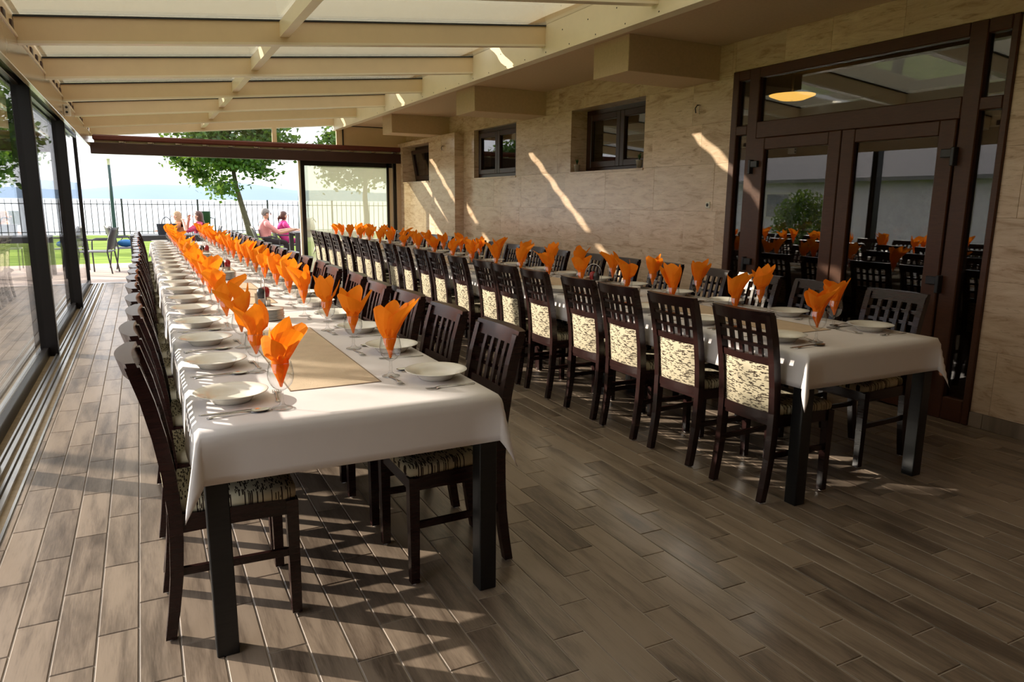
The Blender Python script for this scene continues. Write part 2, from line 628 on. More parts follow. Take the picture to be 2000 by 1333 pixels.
ORD = ['first', 'second', 'third', 'fourth', 'fifth', 'sixth', 'seventh', 'eighth', 'ninth', 'tenth', 'eleventh', 'twelfth',
       'thirteenth', 'fourteenth', 'fifteenth', 'sixteenth', 'seventeenth', 'eighteenth', 'nineteenth', 'twentieth']

# ------------------------------------------------------------------ setting: floor
X_L, X_R, Y_0, Y_1 = -0.64, 4.82, -3.0, 14.2
floor = box_obj('floor', (X_L, Y_0, -0.12), (X_R + 0.3, Y_1, -0.0035), M['grout'])
tag(floor, 'wood-look plank tile floor of the dining room with pale joints', 'floor', kind='structure')
PW, PL, GAP = 0.1235, 0.512, 0.005


def plank_shape(b, x0, x1, y0, y1, c=0.0022):
    zt, zc, zb = 0.0, -0.0018, -0.008
    vs = [(x0 + c, y0 + c, zt), (x1 - c, y0 + c, zt), (x1 - c, y1 - c, zt), (x0 + c, y1 - c, zt),
          (x0, y0, zc), (x1, y0, zc), (x1, y1, zc), (x0, y1, zc), (x0, y0, zb), (x1, y0, zb), (x1, y1, zb), (x0, y1, zb)]
    b.add(vs, [(0, 1, 2, 3), (4, 5, 1, 0), (5, 6, 2, 1), (6, 7, 3, 2), (7, 4, 0, 3), (8, 9, 5, 4), (9, 10, 6, 5), (10, 11, 7, 6), (11, 8, 4, 7)])


def plank_rows(xa, xb, ya, yb):
    k0 = math.floor((xa - 1.86) / PW) - 1
    k = k0
    while True:
        x0 = 1.86 + k * PW
        if x0 >= xb:
            break
        x1 = x0 + PW
        if x1 > xa + 0.01:
            y = 1.35 + 0.17 * k
            y -= math.ceil((y - ya) / PL) * PL
            while y < yb:
                a, e = max(y, ya), min(y + PL, yb)
                if e - a > 0.03:
                    yield max(x0, xa), min(x1, xb), a, e
                y += PL
        k += 1


cells = list(plank_rows(X_L, X_R, Y_0, Y_1))


def screen_area(c):
    x0, x1, y0, y1 = c
    p = project(((x0 + x1) / 2, (y0 + y1) / 2, 0))
    if not p or not (-40 < p[0] < 2040 and -40 < p[1] < 1373):
        return 0
    return (x1 - x0) * (y1 - y0) * F_PX ** 2 * CAM_H / p[2] ** 3


cells.sort(key=screen_area, reverse=True)
full = B()
plank_shape(full, GAP / 2, PW - GAP / 2, GAP / 2, PL - GAP / 2)
full_me = full.mesh('plank', M['plank'])
rest = B()
for i, (x0, x1, y0, y1) in enumerate(cells):
    if i < 300:
        if abs(x1 - x0 - PW) < 1e-4 and abs(y1 - y0 - PL) < 1e-4:
            inst('plank', full_me, floor, (x0, y0, 0))
        else:
            b = B()
            plank_shape(b, x0 + GAP / 2, x1 - GAP / 2, y0 + GAP / 2, y1 - GAP / 2)
            b.build('plank', M['plank'], floor)
    else:
        plank_shape(rest, x0 + GAP / 2, x1 - GAP / 2, y0 + GAP / 2, y1 - GAP / 2)
o = rest.build('distant_planks', M['plank'], floor)
o['kind'] = 'stuff'

# ------------------------------------------------------------------ setting: stone wall on the right
OPEN_NEAR = [(2.72, 5.11, -1, 2.59), (6.40, 7.88, 1.81, 2.55), (9.37, 10.83, 1.81, 2.55)]
OPEN_FAR = [(12.46, 13.93, 1.80, 2.47)]
STEP_Y = 11.27
X_FAR = 4.66


def subtract(rects, holes):
    out = list(rects)
    for (hy0, hy1, hz0, hz1) in holes:
        nxt = []
        for (y0, y1, z0, z1) in out:
            if hy1 <= y0 or hy0 >= y1 or hz1 <= z0 or hz0 >= z1:
                nxt.append((y0, y1, z0, z1))
                continue
            if y0 < hy0:
                nxt.append((y0, hy0, z0, z1))
            if hy1 < y1:
                nxt.append((hy1, y1, z0, z1))
            a, e = max(y0, hy0), min(y1, hy1)
            if z0 < hz0:
                nxt.append((a, e, z0, hz0))
            if hz1 < z1:
                nxt.append((a, e, hz1, z1))
        out = nxt
    return out


wb = B()
for (y0, y1, z0, z1) in subtract([(Y_0, STEP_Y, 0, 2.85), (STEP_Y, 14.4, 2.55, 2.85)], OPEN_NEAR):
    wb.box((X_R + 0.012, y0, z0), (5.12, y1, z1))
for (y0, y1, z0, z1) in subtract([(STEP_Y, 14.4, 0, 2.55)], OPEN_FAR):
    wb.box((X_FAR + 0.012, y0, z0), (5.12, y1, z1))
wall_r = wb.build('wall_right', M['travertine'])
tag(wall_r, 'polished beige travertine wall with windows and a double door', 'wall', kind='structure')


def tile_obj(x, y0, y1, z0, z1, parent, t=0.014):
    g = 0.0005
    tl = R.uniform(-0.0016, 0.0016)
    tv = R.uniform(-0.0012, 0.0012)
    y0 += g; y1 -= g; z0 += g; z1 -= g
    c = 0.0008

    def xx(y, z):
        return x + tl * (y - y0) / (y1 - y0) + tv * (z - z0) / (z1 - z0)
    vs = [(xx(y0, z0), y0 + c, z0 + c), (xx(y1, z0), y1 - c, z0 + c), (xx(y1, z1), y1 - c, z1 - c), (xx(y0, z1), y0 + c, z1 - c),
          (xx(y0, z0) + c, y0, z0), (xx(y1, z0) + c, y1, z0), (xx(y1, z1) + c, y1, z1), (xx(y0, z1) + c, y0, z1),
          (x + t, y0, z0), (x + t, y1, z0), (x + t, y1, z1), (x + t, y0, z1)]
    b = B().add(vs, [(0, 3, 2, 1), (0, 1, 5, 4), (1, 2, 6, 5), (2, 3, 7, 6), (3, 0, 4, 7), (4, 5, 9, 8), (5, 6, 10, 9), (6, 7, 11, 10), (7, 4, 8, 11)])
    return b.build('stone_tile', M['travertine'], parent)


COURSES = [0.10, 0.52, 0.97, 1.37, 1.81, 2.18, 2.55, 2.85]
for xa, ya, yb, holes, tops in ((X_R, Y_0, STEP_Y, OPEN_NEAR, 2.85), (X_FAR, STEP_Y, 14.2, OPEN_FAR, 2.55)):
    for z0, z1 in zip(COURSES[:-1], COURSES[1:]):
        if z1 > tops + 0.001:
            continue
        y = ya
        while y < yb - 0.01:
            L = R.choice((0.45, 0.6, 0.75, 0.9, 1.1))
            if yb - (y + L) < 0.3:
                L = yb - y
            for r in subtract([(y, y + L, z0, z1)], holes):
                if r[1] - r[0] > 0.02 and r[3] - r[2] > 0.02:
                    tile_obj(xa, r[0], r[1], r[2], r[3], wall_r)
            y += L
for z0, z1 in zip(COURSES[:-2], COURSES[1:-1]):     # return of the step, facing the room's near end
    b = B().box((X_FAR + 0.001, STEP_Y - 0.012, z0 + 0.001), (X_R + 0.001, STEP_Y + 0.01, z1 - 0.001), 0, 0.0015)
    b.build('stone_tile', M['travertine'], wall_r)
for y0, y1 in ((10.85, STEP_Y), (STEP_Y, 14.2)):
    tile_obj(X_R, y0, y1, 2.55, 2.85, wall_r)

base_r = thing('baseboard_right', 'grey brown tile baseboard along the travertine wall', 'baseboard', kind='structure')
y = Y_0
while y < STEP_Y:
    e = min(y + 0.512, STEP_Y)
    for r in subtract([(y, e, 0, 0.1)], OPEN_NEAR):
        box_obj('baseboard_tile', (X_R - 0.010, r[0] + 0.001, 0.0005), (X_R + 0.012, r[1] - 0.001, 0.098), M['plank'], base_r, 0.002)
    y = e
y = STEP_Y
while y < 14.15:
    e = min(y + 0.512, 14.2)
    box_obj('baseboard_tile', (X_FAR - 0.010, y + 0.001, 0.0005), (X_FAR + 0.012, e - 0.001, 0.098), M['plank'], base_r, 0.002)
    y = e

wall_b = box_obj('wall_back', (-1.1, Y_0 - 0.2, 0), (5.12, Y_0, 3.3), M['door_wood'])  # unseen wall, added dark to cut light from behind the camera
tag(wall_b, 'plain dark wooden wall added behind the viewer to keep the room dim', 'wall', kind='structure')

# dark room behind the stone wall, seen only through its panes
room = thing('wall_interior', 'dim dining hall behind the glazed door and windows', 'wall', kind='structure')
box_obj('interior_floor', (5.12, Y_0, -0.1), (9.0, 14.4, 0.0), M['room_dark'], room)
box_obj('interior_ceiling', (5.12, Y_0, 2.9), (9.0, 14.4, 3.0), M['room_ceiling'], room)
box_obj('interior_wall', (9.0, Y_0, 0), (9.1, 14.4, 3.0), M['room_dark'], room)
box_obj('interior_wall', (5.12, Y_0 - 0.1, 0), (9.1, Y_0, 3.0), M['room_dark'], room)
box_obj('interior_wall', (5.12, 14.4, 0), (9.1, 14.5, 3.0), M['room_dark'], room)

# ------------------------------------------------------------------ setting: glazed roof and soffit
SL = 0.0945


def zb(x):
    return 2.855 - SL * (3.48 - x)


soffit = box_obj('ceiling', (3.50, Y_0, 2.85), (5.12, 14.4, 3.45), M['plaster'])
tag(soffit, 'glazed lean-to roof with cream rafters beside a plastered soffit', 'ceiling', kind='structure')
for (y0, y1) in ((5.31, 5.85), (8.52, 9.11), (11.87, 12.38), (1.95, 2.5), (-1.4, -0.85)):
    box_obj('ceiling_beam', (3.80, y0, 2.55), (4.83, y1, 2.852), M['plaster'], soffit, 0.004)
eb = B()
eb.box((3.42, Y_0, 2.775), (3.50, 14.36, 3.06))
eb.box((3.405, Y_0, 2.755), (3.505, 14.36, 2.778))
edge = eb.build('edge_beam', M['cream_light'], soffit)
rivet_me = B().lathe([(0.0065, 0), (0.006, 0.003), (0, 0.004)], 8).mesh('rivet', M['bronze'])
y = 3.2
while y < 11.5:
    inst('rivet', rivet_me, edge, (3.421, y, 2.79), (0, -math.pi / 2, 0))
    if int(y * 10) % 2 == 0:
        inst('rivet', rivet_me, edge, (3.421, y + 0.12, 2.93), (0, -math.pi / 2, 0))
    y += 0.41
RAFT = [14.30 - 1.637 * k for k in range(11)]
XA, XB, XP = -0.66, 3.425, 1.10


def sloped(x0, x1, y0, y1, lo, hi):
    return [(x0, y0, zb(x0) + lo), (x1, y0, zb(x1) + lo), (x1, y1, zb(x1) + lo), (x0, y1, zb(x0) + lo),
            (x0, y0, zb(x0) + hi), (x1, y0, zb(x1) + hi), (x1, y1, zb(x1) + hi), (x0, y1, zb(x0) + hi)]


for i, y in enumerate(RAFT):
    b = B()
    b.hexa(sloped(XA, XB, y - 0.035, y + 0.035, 0.0, 0.165))
    b.hexa(sloped(XA, XB, y - 0.041, y + 0.041, -0.006, 0.012), 1)
    ra = b.build('rafter', [M['cream'], M['cream_light']], soffit)
    B().hexa(sloped(XA, XB, y - 0.047, y + 0.047, 0.163, 0.176)).build('glazing_seal', M['seal'], ra)
    if i:
        y1 = RAFT[i - 1]
        B().hexa(sloped(XP - 0.035, XP + 0.035, y + 0.035, y1 - 0.035, 0.05, 0.163)).build('purlin', M['cream_light'], soffit)
        if y1 < 1.3:
            B().hexa(sloped(XA, XB, y + 0.02, y1 - 0.02, 0.178, 0.25)).build('roof_light_block', M['plaster'], soffit)  # opaque bays added out of view to cut skylight near the camera
            continue
        for xa, xb in ((XA, XP), (XP, XB)):
            B().hexa(sloped(xa + 0.005, xb - 0.005, y + 0.004, y1 - 0.004, 0.178, 0.186)).build('roof_pane', M['pane_roof'], soffit)
# outside sun shade: fabric lengths with wavy hems and open slots between them
SLOTS = [14.40, 13.92, 10.63, 7.31, 3.98, 0.66, -2.9]
for k in range(len(SLOTS) - 1):
    ya, yb = SLOTS[k + 1] + 0.075, SLOTS[k] - 0.075
    if k == 0:
        yb = 14.5
    if yb - ya < 0.05:
        continue
    nx, ny = 60, 6
    vs, fs = [], []
    for j in range(ny + 1):
        for i in range(nx + 1):
            x = -1.10 + (3.55 + 1.10) * i / nx
            t = j / ny
            wav = 0.022 * math.sin(x * 17 + k) + 0.014 * math.sin(x * 7.3 + 2 * k)
            yy = ya + (yb - ya) * t + wav * (1 - t) * (1 if ya > -2 else 0) + 0.018 * math.sin(x * 15 + 3 + k) * t
            vs.append((x, yy, zb(x) + 0.275 + 0.012 * math.sin(yy * 2.2)))
    for j in range(ny):
        for i in range(nx):
            a = j * (nx + 1) + i
            fs.append((a, a + 1, a + nx + 2, a + nx + 1))
    B().add(vs, fs, 0, True).build('shade_fabric', M['shade'], soffit)

# ------------------------------------------------------------------ setting: sliding glass wall on the left
wall_l = box_obj('wall_left', (-1.02, Y_0, -0.12), (-0.64, 14.16, -0.012), M['sand'])
tag(wall_l, 'sliding glass wall with dark posts standing in floor tracks', 'wall', kind='structure')
for x0, x1, h in ((-0.652, -0.640, 0.004), (-0.712, -0.690, 0.006), (-0.735, -0.722, 0.010), (-0.785, -0.763, 0.006), (-0.808, -0.796, 0.010), (-0.985, -0.955, 0.006)):
    box_obj('track_rail', (x0, Y_0, -0.0125), (x1, 14.15, h), M['alu'], wall_l)
PAN = [-2.98, 1.2, 4.5, 7.83, 11.12, 14.13]
for i in range(len(PAN) - 1):
    y0, y1 = PAN[i], PAN[i + 1]
    if i == 0:
        box_obj('light_block_panel', (-0.95, y0, -0.0122), (-0.80, y1 - 0.06, 2.446), M['plaster'], wall_l)  # opaque in place of glass, added out of view to lower the ambient light
        continue
    box_obj('bottom_rail', (-0.905, y0, -0.0122), (-0.855, y1 - 0.01, 0.075), M['bronze'], wall_l, 0.004)
    box_obj('top_rail', (-0.905, y0, 2.40), (-0.855, y1 - 0.01, 2.446), M['bronze'], wall_l, 0.004)
    box_obj('glass_pane', (-0.884, y0 + 0.01, 0.07), (-0.876, y1 - 0.02, 2.405), M['pane_left'], wall_l)
    if 0 < i:
        p = box_obj('post', (-0.925, y0 - 0.055, -0.0122), (-0.785, y0 + 0.045, 2.446), M['bronze'], wall_l, 0.005)
        box_obj('post_groove', (-0.788, y0 - 0.020, 0.0), (-0.7835, y0 - 0.012, 2.44), M['bronze_glossy'], p)
box_obj('post', (-0.925, 14.10, -0.0122), (-0.85, 14.16, 2.446), M['bronze'], wall_l, 0.005)

gut = B().box((-0.69, Y_0, 2.268), (-0.65, 14.3, 2.50), 0, 0.004).box((-1.05, Y_0, 2.472), (-0.69, 14.3, 2.50)).build('trim_1', M['fascia'])
tag(gut, 'beige eaves fascia above the sliding glass wall', 'trim', kind='structure')
box_obj('eaves_lip', (-0.665, Y_0, 2.495), (-0.642, 14.3, 2.512), M['cream_light'], gut)
box_obj('head_track', (-1.03, Y_0, 2.445), (-0.70, 14.2, 2.473), M['bronze_glossy'], gut)
for x in (-0.74, -0.80, -0.955):
    box_obj('head_rail', (x - 0.012, Y_0, 2.415), (x + 0.012, 14.2, 2.447), M['bronze'], gut)
box_obj('eaves_closure', (-0.80, Y_0, 2.49), (-0.664, 14.3, 2.732), M['cream'], gut)  # board added to block sun leaking in above the fascia
clip_me = B().box((-0.05, -0.045, 0), (0.02, 0.045, 0.075), 0, 0.004).mesh('eaves_clip', M['brown_beam'])
y = 4.3
while y < 14.2:
    if min(abs(y - r) for r in RAFT) > 0.1:
        inst('eaves_clip', clip_me, gut, (-0.67, y, 2.505))
    y += 0.33
sb = thing('sensor_box', 'small white sensor box fixed to the eaves fascia', 'sensor', (-0.65, 9.35, 2.36))
B().box((0, -0.07, -0.05), (0.06, 0.07, 0.06), 0, 0.006).build('case', M['white_plastic'], sb)
for z in (-0.02, 0.03):
    B().lathe([(0.013, 0), (0.012, 0.004), (0, 0.002)], 10).build('lens', M['black'], sb, (0.03, -0.07, z), (math.pi / 2, 0, 0))

# ------------------------------------------------------------------ setting: open far end
tag(box_obj('trim_2', (-0.66, 14.02, 2.165), (4.69, 14.16, 2.345), M['brown_beam'], None, 0.005),
    'dark brown header beam over the open far end', 'trim', kind='structure')
pipe = tag(B().box((-0.62, 14.03, 2.385), (4.69, 14.13, 2.475), 0, 0.02).build('trim_3', M['redbrown']),
           'red brown box rail running above the dark header beam', 'trim', kind='structure')
box_obj('cream_strip', (-0.6, 14.10, 2.343), (4.66, 14.19, 2.39), M['cream_light'], pipe)
clip2 = B().box((-0.04, -0.02, 0), (0.04, 0.02, 0.03), 0, 0.004).box((0.045, -0.012, 0.004), (0.06, 0.012, 0.024)).mesh('rail_clip', M['steel'])
for k in range(12):
    inst('rail_clip', clip2, pipe, (-0.2 + 0.43 * k, 14.06, 2.352))
wf = thing('wall_far', 'glazed gable strip and stacked sliding panel at the far end', 'wall', kind='structure')


def gable(x0, x1, z0, lo, t=0.008, y=14.2):
    return [(x0, y, z0), (x1, y, z0), (x1, y + t, z0), (x0, y + t, z0), (x0, y, zb(x0) + lo), (x1, y, zb(x1) + lo), (x1, y + t, zb(x1) + lo), (x0, y + t, zb(x0) + lo)]


B().hexa(gable(-0.3, 2.26, 2.46, 0.0)).build('gable_pane', M['pane'], wf)
B().hexa(gable(2.34, 3.46, 2.46, 0.0)).build('gable_pane', M['pane'], wf)
B().hexa(gable(2.26, 2.34, 2.44, 0.01, 0.05, 14.18)).build('mullion', M['cream'], wf)
B().hexa(gable(3.44, 3.56, 2.44, 0.01, 0.05, 14.18)).build('mullion', M['cream'], wf)
box_obj('infill_panel', (3.57, 14.18, 2.44), (4.86, 14.22, 2.852), M['cream'], wf)
box_obj('panel_seal', (3.55, 14.165, 2.44), (3.575, 14.185, 2.85), M['seal'], wf)
box_obj('panel_seal', (3.56, 14.16, 2.835), (4.67, 14.18, 2.85), M['seal'], wf)
box_obj('panel_stile', (2.685, 14.10, 0.0), (2.725, 14.2, 2.165), M['cream_light'], wf, 0.003)
box_obj('panel_stile', (2.725, 14.08, 0.0), (2.795, 14.18, 2.165), M['bronze'], wf, 0.004)
box_obj('panel_rail', (2.79, 14.09, 2.08), (4.50, 14.15, 2.165), M['bronze'], wf)
box_obj('panel_rail', (2.79, 14.09, 0.0), (4.50, 14.15, 0.08), M['bronze'], wf)
box_obj('sliding_pane', (2.79, 14.115, 0.07), (4.40, 14.123, 2.09), M['pane_far'], wf)
box_obj('panel_stile', (4.385, 14.09, 0.0), (4.43, 14.15, 2.165), M['bronze'], wf)
box_obj('panel_stile', (4.43, 14.12, 0.0), (4.52, 14.16, 2.165), M['cream_light'], wf)
box_obj('panel_stile', (4.52, 14.07, 0.0), (4.575, 14.15, 2.165), M['bronze'], wf)
box_obj('panel_stile', (4.575, 14.05, 0.0), (4.665, 14.2, 2.17), M['plaster'], wf)
box_obj('threshold', (-1.05, 14.16, -0.1), (4.69, 14.26, 0.004), M['alu'], wf)


# ------------------------------------------------------------------ windows in the stone wall
def casement(idx, y0, y1, z0, z1, xf, label, leaves=2, tilt=0.0, face=X_R):
    w = thing('window_%d' % idx, label, 'window', (xf, 0, 0), kind='structure')
    t = 0.055
    fr = B()
    fr.box((0, y0, z0), (0.06, y0 + t, z1)).box((0, y1 - t, z0), (0.06, y1, z1))
    fr.box((0, y0 + t, z0), (0.06, y1 - t, z0 + t)).box((0, y0 + t, z1 - t), (0.06, y1 - t, z1))
    fr.build('frame', M['window_wood'], w)
    box_obj('window_sill', (face - xf - 0.012, y0 - 0.01, z0 - 0.022), (0.0, y1 + 0.01, z0 + 0.002), M['travertine'], w)
    ww = (y1 - y0 - 2 * t) / leaves
    for k in range(leaves):
        a, e = y0 + t + k * ww + 0.003, y0 + t + (k + 1) * ww - 0.003
        h = z1 - z0 - 2 * t
        s = 0.075
        b = B()
        b.box((-0.022, a, 0), (0.045, a + s, h), 0, 0.006).box((-0.022, e - s, 0), (0.045, e, h), 0, 0.006)
        b.box((-0.020, a + s, 0), (0.043, e - s, s), 0, 0.006).box((-0.020, a + s, h - s), (0.043, e - s, h), 0, 0.006)
        sash = b.build('sash', M['window_wood'], w, (0, 0, z0 + t), (0, -tilt, 0))
        box_obj('pane', (0.008, a + s - 0.01, s - 0.01), (0.016, e - s + 0.01, h - s + 0.01), M['pane_dark'], sash)
    return w


casement(1, 6.40, 7.88, 1.81, 2.55, 5.05, 'brown two-leaf window in a deep niche nearest the double door')
casement(2, 9.37, 10.83, 1.81, 2.55, 4.90, 'brown two-leaf window in a shallow niche, middle of the wall')
casement(3, 12.46, 13.93, 1.80, 2.47, 4.93, 'brown window tilted open at the far end of the wall', 1, 0.16, X_FAR)

# ------------------------------------------------------------------ double door
door = thing('door_1', 'brown framed double glass door with transom and narrow side lights', 'door', (4.80, 0, 0), kind='structure')


def member(name, y0, y1, z0, z1, x0=0.0, x1=0.09, parent=None, mat=None, bev=0.006):
    return box_obj(name, (x0, y0, z0), (x1, y1, z1), mat or M['door_wood'], parent or door, bev)


member('frame_post', 5.035, 5.11, 0, 2.59)
member('frame_post', 4.79, 4.905, 0, 2.59)
member('frame_post', 2.905, 3.02, 0, 2.59)
member('frame_post', 2.72, 2.765, 0, 2.59)
for a, e in ((4.905, 5.035), (2.765, 2.905), (3.02, 4.79)):
    member('frame_head', a, e, 2.505, 2.59)
member('frame_rail', 3.02, 4.79, 2.0, 2.14)
for a, e in ((4.905, 5.035), (2.765, 2.905)):
    member('frame_rail', a, e, 2.04, 2.12)
    member('frame_rail', a, e, 0.0, 0.16)
    member('side_pane', a - 0.005, e + 0.005, 0.155, 2.045, 0.04, 0.048, mat=M['pane_dark'], bev=0)
    member('side_pane', a - 0.005, e + 0.005, 2.115, 2.51, 0.04, 0.048, mat=M['pane_dark'], bev=0)
member('transom_pane', 3.015, 4.795, 2.135, 2.51, 0.04, 0.048, mat=M['pane_dark'], bev=0)
for a, e, hinge_y in ((3.905, 4.786, 4.80), (3.024, 3.899, 3.01)):
    s = 0.115
    lf = B()
    lf.box((-0.018, a, 0.01), (0.05, a + s, 2.0), 0, 0.006).box((-0.018, e - s, 0.01), (0.05, e, 2.0), 0, 0.006)
    lf.box((-0.016, a + s, 1.90), (0.048, e - s, 1.998), 0, 0.006).box((-0.016, a + s, 0.012), (0.048, e - s, 0.20), 0, 0.006)
    leaf = lf.build('door_leaf', M['door_wood'], door)
    box_obj('pane', (0.012, a + s - 0.008, 0.19), (0.020, e - s + 0.008, 1.91), M['pane_dark'], leaf)
    for z in (1.76, 0.92, 0.28):
        sg = 1 if hinge_y > 4 else -1
        hb = B().box((-0.05, hinge_y - 0.012, z - 0.06), (-0.0, hinge_y + 0.014, z + 0.06), 0, 0.004)
        hb.box((-0.045, hinge_y, z - 0.005), (-0.015, hinge_y - sg * 0.085, z + 0.05), 0, 0.004)
        hb.build('hinge', M['black_plastic'], leaf)

lampshade = thing('pendant_lamp', 'amber bowl lamp glowing behind the door transom', 'lamp', (6.4, 5.9, 2.60))
B().lathe([(0, -0.05), (0.13, -0.04), (0.235, 0.0), (0.24, 0.01), (0.225, 0.008), (0.12, -0.03), (0, -0.04)], 28).build('lamp_bowl', M['lamp'], lampshade)
B().tube([(0, 0, -0.05), (0, 0, 0.28)], 0.012, 8).build('stem', M['black'], lampshade)

# wall fittings
for (x, y, z, lab) in ((X_R, 5.55, 2.33, 'bare cable stub on the stone wall beside the double door'),
                       (X_FAR, 11.72, 2.33, 'bare cable stub on the stone wall near the tilted window')):
    t = thing('cable_stub', lab, 'cable', (x, y, z))
    B().tube([(0.0, 0, 0.03), (-0.03, 0.005, 0.03), (-0.045, 0.015, 0.0), (-0.03, 0.02, -0.04)], 0.006, 6).build('wire', M['black'], t)
    B().tube([(0.0, 0, 0.03), (-0.025, -0.015, 0.02), (-0.035, -0.02, -0.02), (-0.015, -0.012, -0.05)], 0.005, 6).build('wire', M['white_plastic'], t)
t = thing('wall_socket', 'small square cable outlet on the stone wall beside the door', 'socket', (X_R, 5.36, 1.43))
B().box((-0.008, -0.03, -0.03), (0.004, 0.03, 0.03), 0, 0.003).build('plate', M['white_plastic'], t)
B().lathe([(0.016, 0), (0.014, 0.004), (0.0, 0.003)], 12).build('outlet_hole', M['black'], t, (-0.008, 0.002, 0), (0, -math.pi / 2, 0))
for (y, lab, hh) in ((7.79, 'small zinc flower pot at the far end of the deep window sill', 0.5),
                     (6.52, 'small zinc flower pot at the near end of the deep window sill', 1.0)):
    t = thing('flower_pot', lab, 'pot', (4.86, y, 1.812), group='zinc pots on the window sill')
    B().lathe([(0, 0), (0.026, 0), (0.038, 0.085), (0.041, 0.088), (0.036, 0.088), (0.033, 0.07), (0, 0.07)], 18).build('pot', M['zinc'], t)
    lf = B()
    for k in range(9):
        a = k * 2.4
        h = 0.07 + 0.05 * hh * R.random()
        lf.add([(0, 0, 0.07), (0.012 * math.cos(a + 1), 0.012 * math.sin(a + 1), 0.07 + h * 0.6), (0.03 * math.cos(a), 0.03 * math.sin(a), 0.07 + h),
                (0.012 * math.cos(a - 1), 0.012 * math.sin(a - 1), 0.07 + h * 0.6)], [(0, 1, 2, 3)])
    lf.build('leaves', M['leaf_dark'], t)

# ------------------------------------------------------------------ tables and cloths
TOP = 0.755
TABLES = {'left': (0.105, 1.095, 2.25), 'right': (2.715, 3.675, 2.285)}
TL = 2.124
HANG = 0.175


def table_cloth(xa, xb, ya, yb, hang_a, hang_b, lift, seed):
    """flat on the top, hanging on the long sides and on free ends; corners fall in a fold"""
    rr = random.Random(seed)
    top = TOP + 0.003 + lift
    xs = [-HANG + HANG * i / 7 for i in range(8)] + [(xb - xa) * i / 8 for i in range(1, 8)] + [(xb - xa) + HANG * i / 7 for i in range(8)]
    ext_b = HANG if hang_b else 0.18
    ys = ([-HANG + HANG * i / 7 for i in range(7)] if hang_a else []) + [(0 if hang_a else 0.183) + ((yb - ya) - (0 if hang_a else 0.183)) * i / 48 for i in range(49)]
    ys += [(yb - ya) + ext_b * i / 7 for i in range(1, 8)]
    W, Ln = xb - xa, yb - ya
    ph = rr.uniform(0, 6)
    vs = []
    for y in ys:
        for x in xs:
            ex = -x if x < 0 else (x - W if x > W else 0.0)
            sx = -1 if x < 0 else 1
            if y < 0 and hang_a:
                ey, sy = -y, -1
            elif y > Ln and hang_b:
                ey, sy = y - Ln, 1
            else:
                ey, sy = 0.0, 1
            cx, cy = min(max(x, 0), W), min(max(y, 0), Ln) if (hang_b or y < Ln) else y
            if not hang_a and y < 0:
                cy = y
            if ex == 0 and ey == 0:
                vs.append((xa + cx, ya + cy, top))
                continue
            d = math.hypot(ex, ey)
            rc = 0.012
            corner = min(ex, ey) / max(d, 1e-6)
            flare = 0.05 + 0.33 * corner
            if ey == 0:
                flare += 0.05 * math.sin((ya + y) * 5.3) + 0.02 * math.sin((ya + y) * 13)
                flare = max(flare, 0.02)
            else:
                flare += 0.02 * math.sin(x * 7 + ph)
            out = min(d, rc) * 0.8 + max(0, d - rc) * flare
            dz = max(0.0, d - rc) * math.sqrt(max(0.05, 1 - min(flare, 0.9) ** 2)) + min(d, rc) * 0.45
            dz *= 1 + 0.2 * corner
            vs.append((xa + cx + sx * ex / d * (out + 0.002 + lift * 1.5), ya + cy + sy * ey / d * (out + 0.002), top - dz))
    n = len(xs)
    fs = []
    for j in range(len(ys) - 1):
        for i in range(n - 1):
            a = j * n + i
            fs.append((a, a + 1, a + n + 1, a + n))
    return B().add(vs, fs, 0, True)


leg_me = B().box((-0.034, -0.034, 0), (0.034, 0.034, 0.70), 0, 0.003).mesh('leg', M['table_wood'])
for side, (xa, xb, ya) in TABLES.items():
    for k in range(5):
        y0, y1 = ya + k * TL, ya + (k + 1) * TL
        t = thing('dining_table', '%s dark wooden table from the front in the %s row' % (ORD[k], side), 'table', ((xa + xb) / 2, (y0 + y1) / 2, 0),
                  group='dark wooden dining tables')
        hw, hl = (xb - xa) / 2, TL / 2
        B().box((-hw, -hl + 0.001, 0.725), (hw, hl - 0.001, TOP), 0, 0.003).build('tabletop', M['table_wood'], t)
        for sx in (-1, 1):
            for sy in (-1, 1):
                free = (k == 0 and sy < 0) or (k == 4 and sy > 0)
                inst('leg', leg_me, t, (sx * (hw - 0.036 if free else 0.13), sy * (hl - 0.037), 0))
            B().box((sx * (hw - 0.03), -hl + 0.07, 0.655), (sx * (hw - 0.05), hl - 0.07, 0.726)).build('apron', M['table_wood'], t)
        for sy in (-1, 1):
            B().box((-hw + 0.07, sy * (hl - 0.03), 0.655), (hw - 0.07, sy * (hl - 0.05), 0.726)).build('apron', M['table_wood'], t)
        cl = table_cloth(xa, xb, y0, y1, k == 0, k == 4, 0.0003 * (4 - k), k + (10 if side == 'left' else 20)).build('tablecloth', M['linen'])
        md = cl.modifiers.new('thickness', 'SOLIDIFY')
        md.thickness = 0.0009
        md.offset = 1
        tag(cl, 'white cloth on the %s table from the front in the %s row' % (ORD[k], side), 'tablecloth', 'white tablecloths')
CT = TOP + 0.003 + 0.0003 * 4 + 0.0012          # top of the cloths

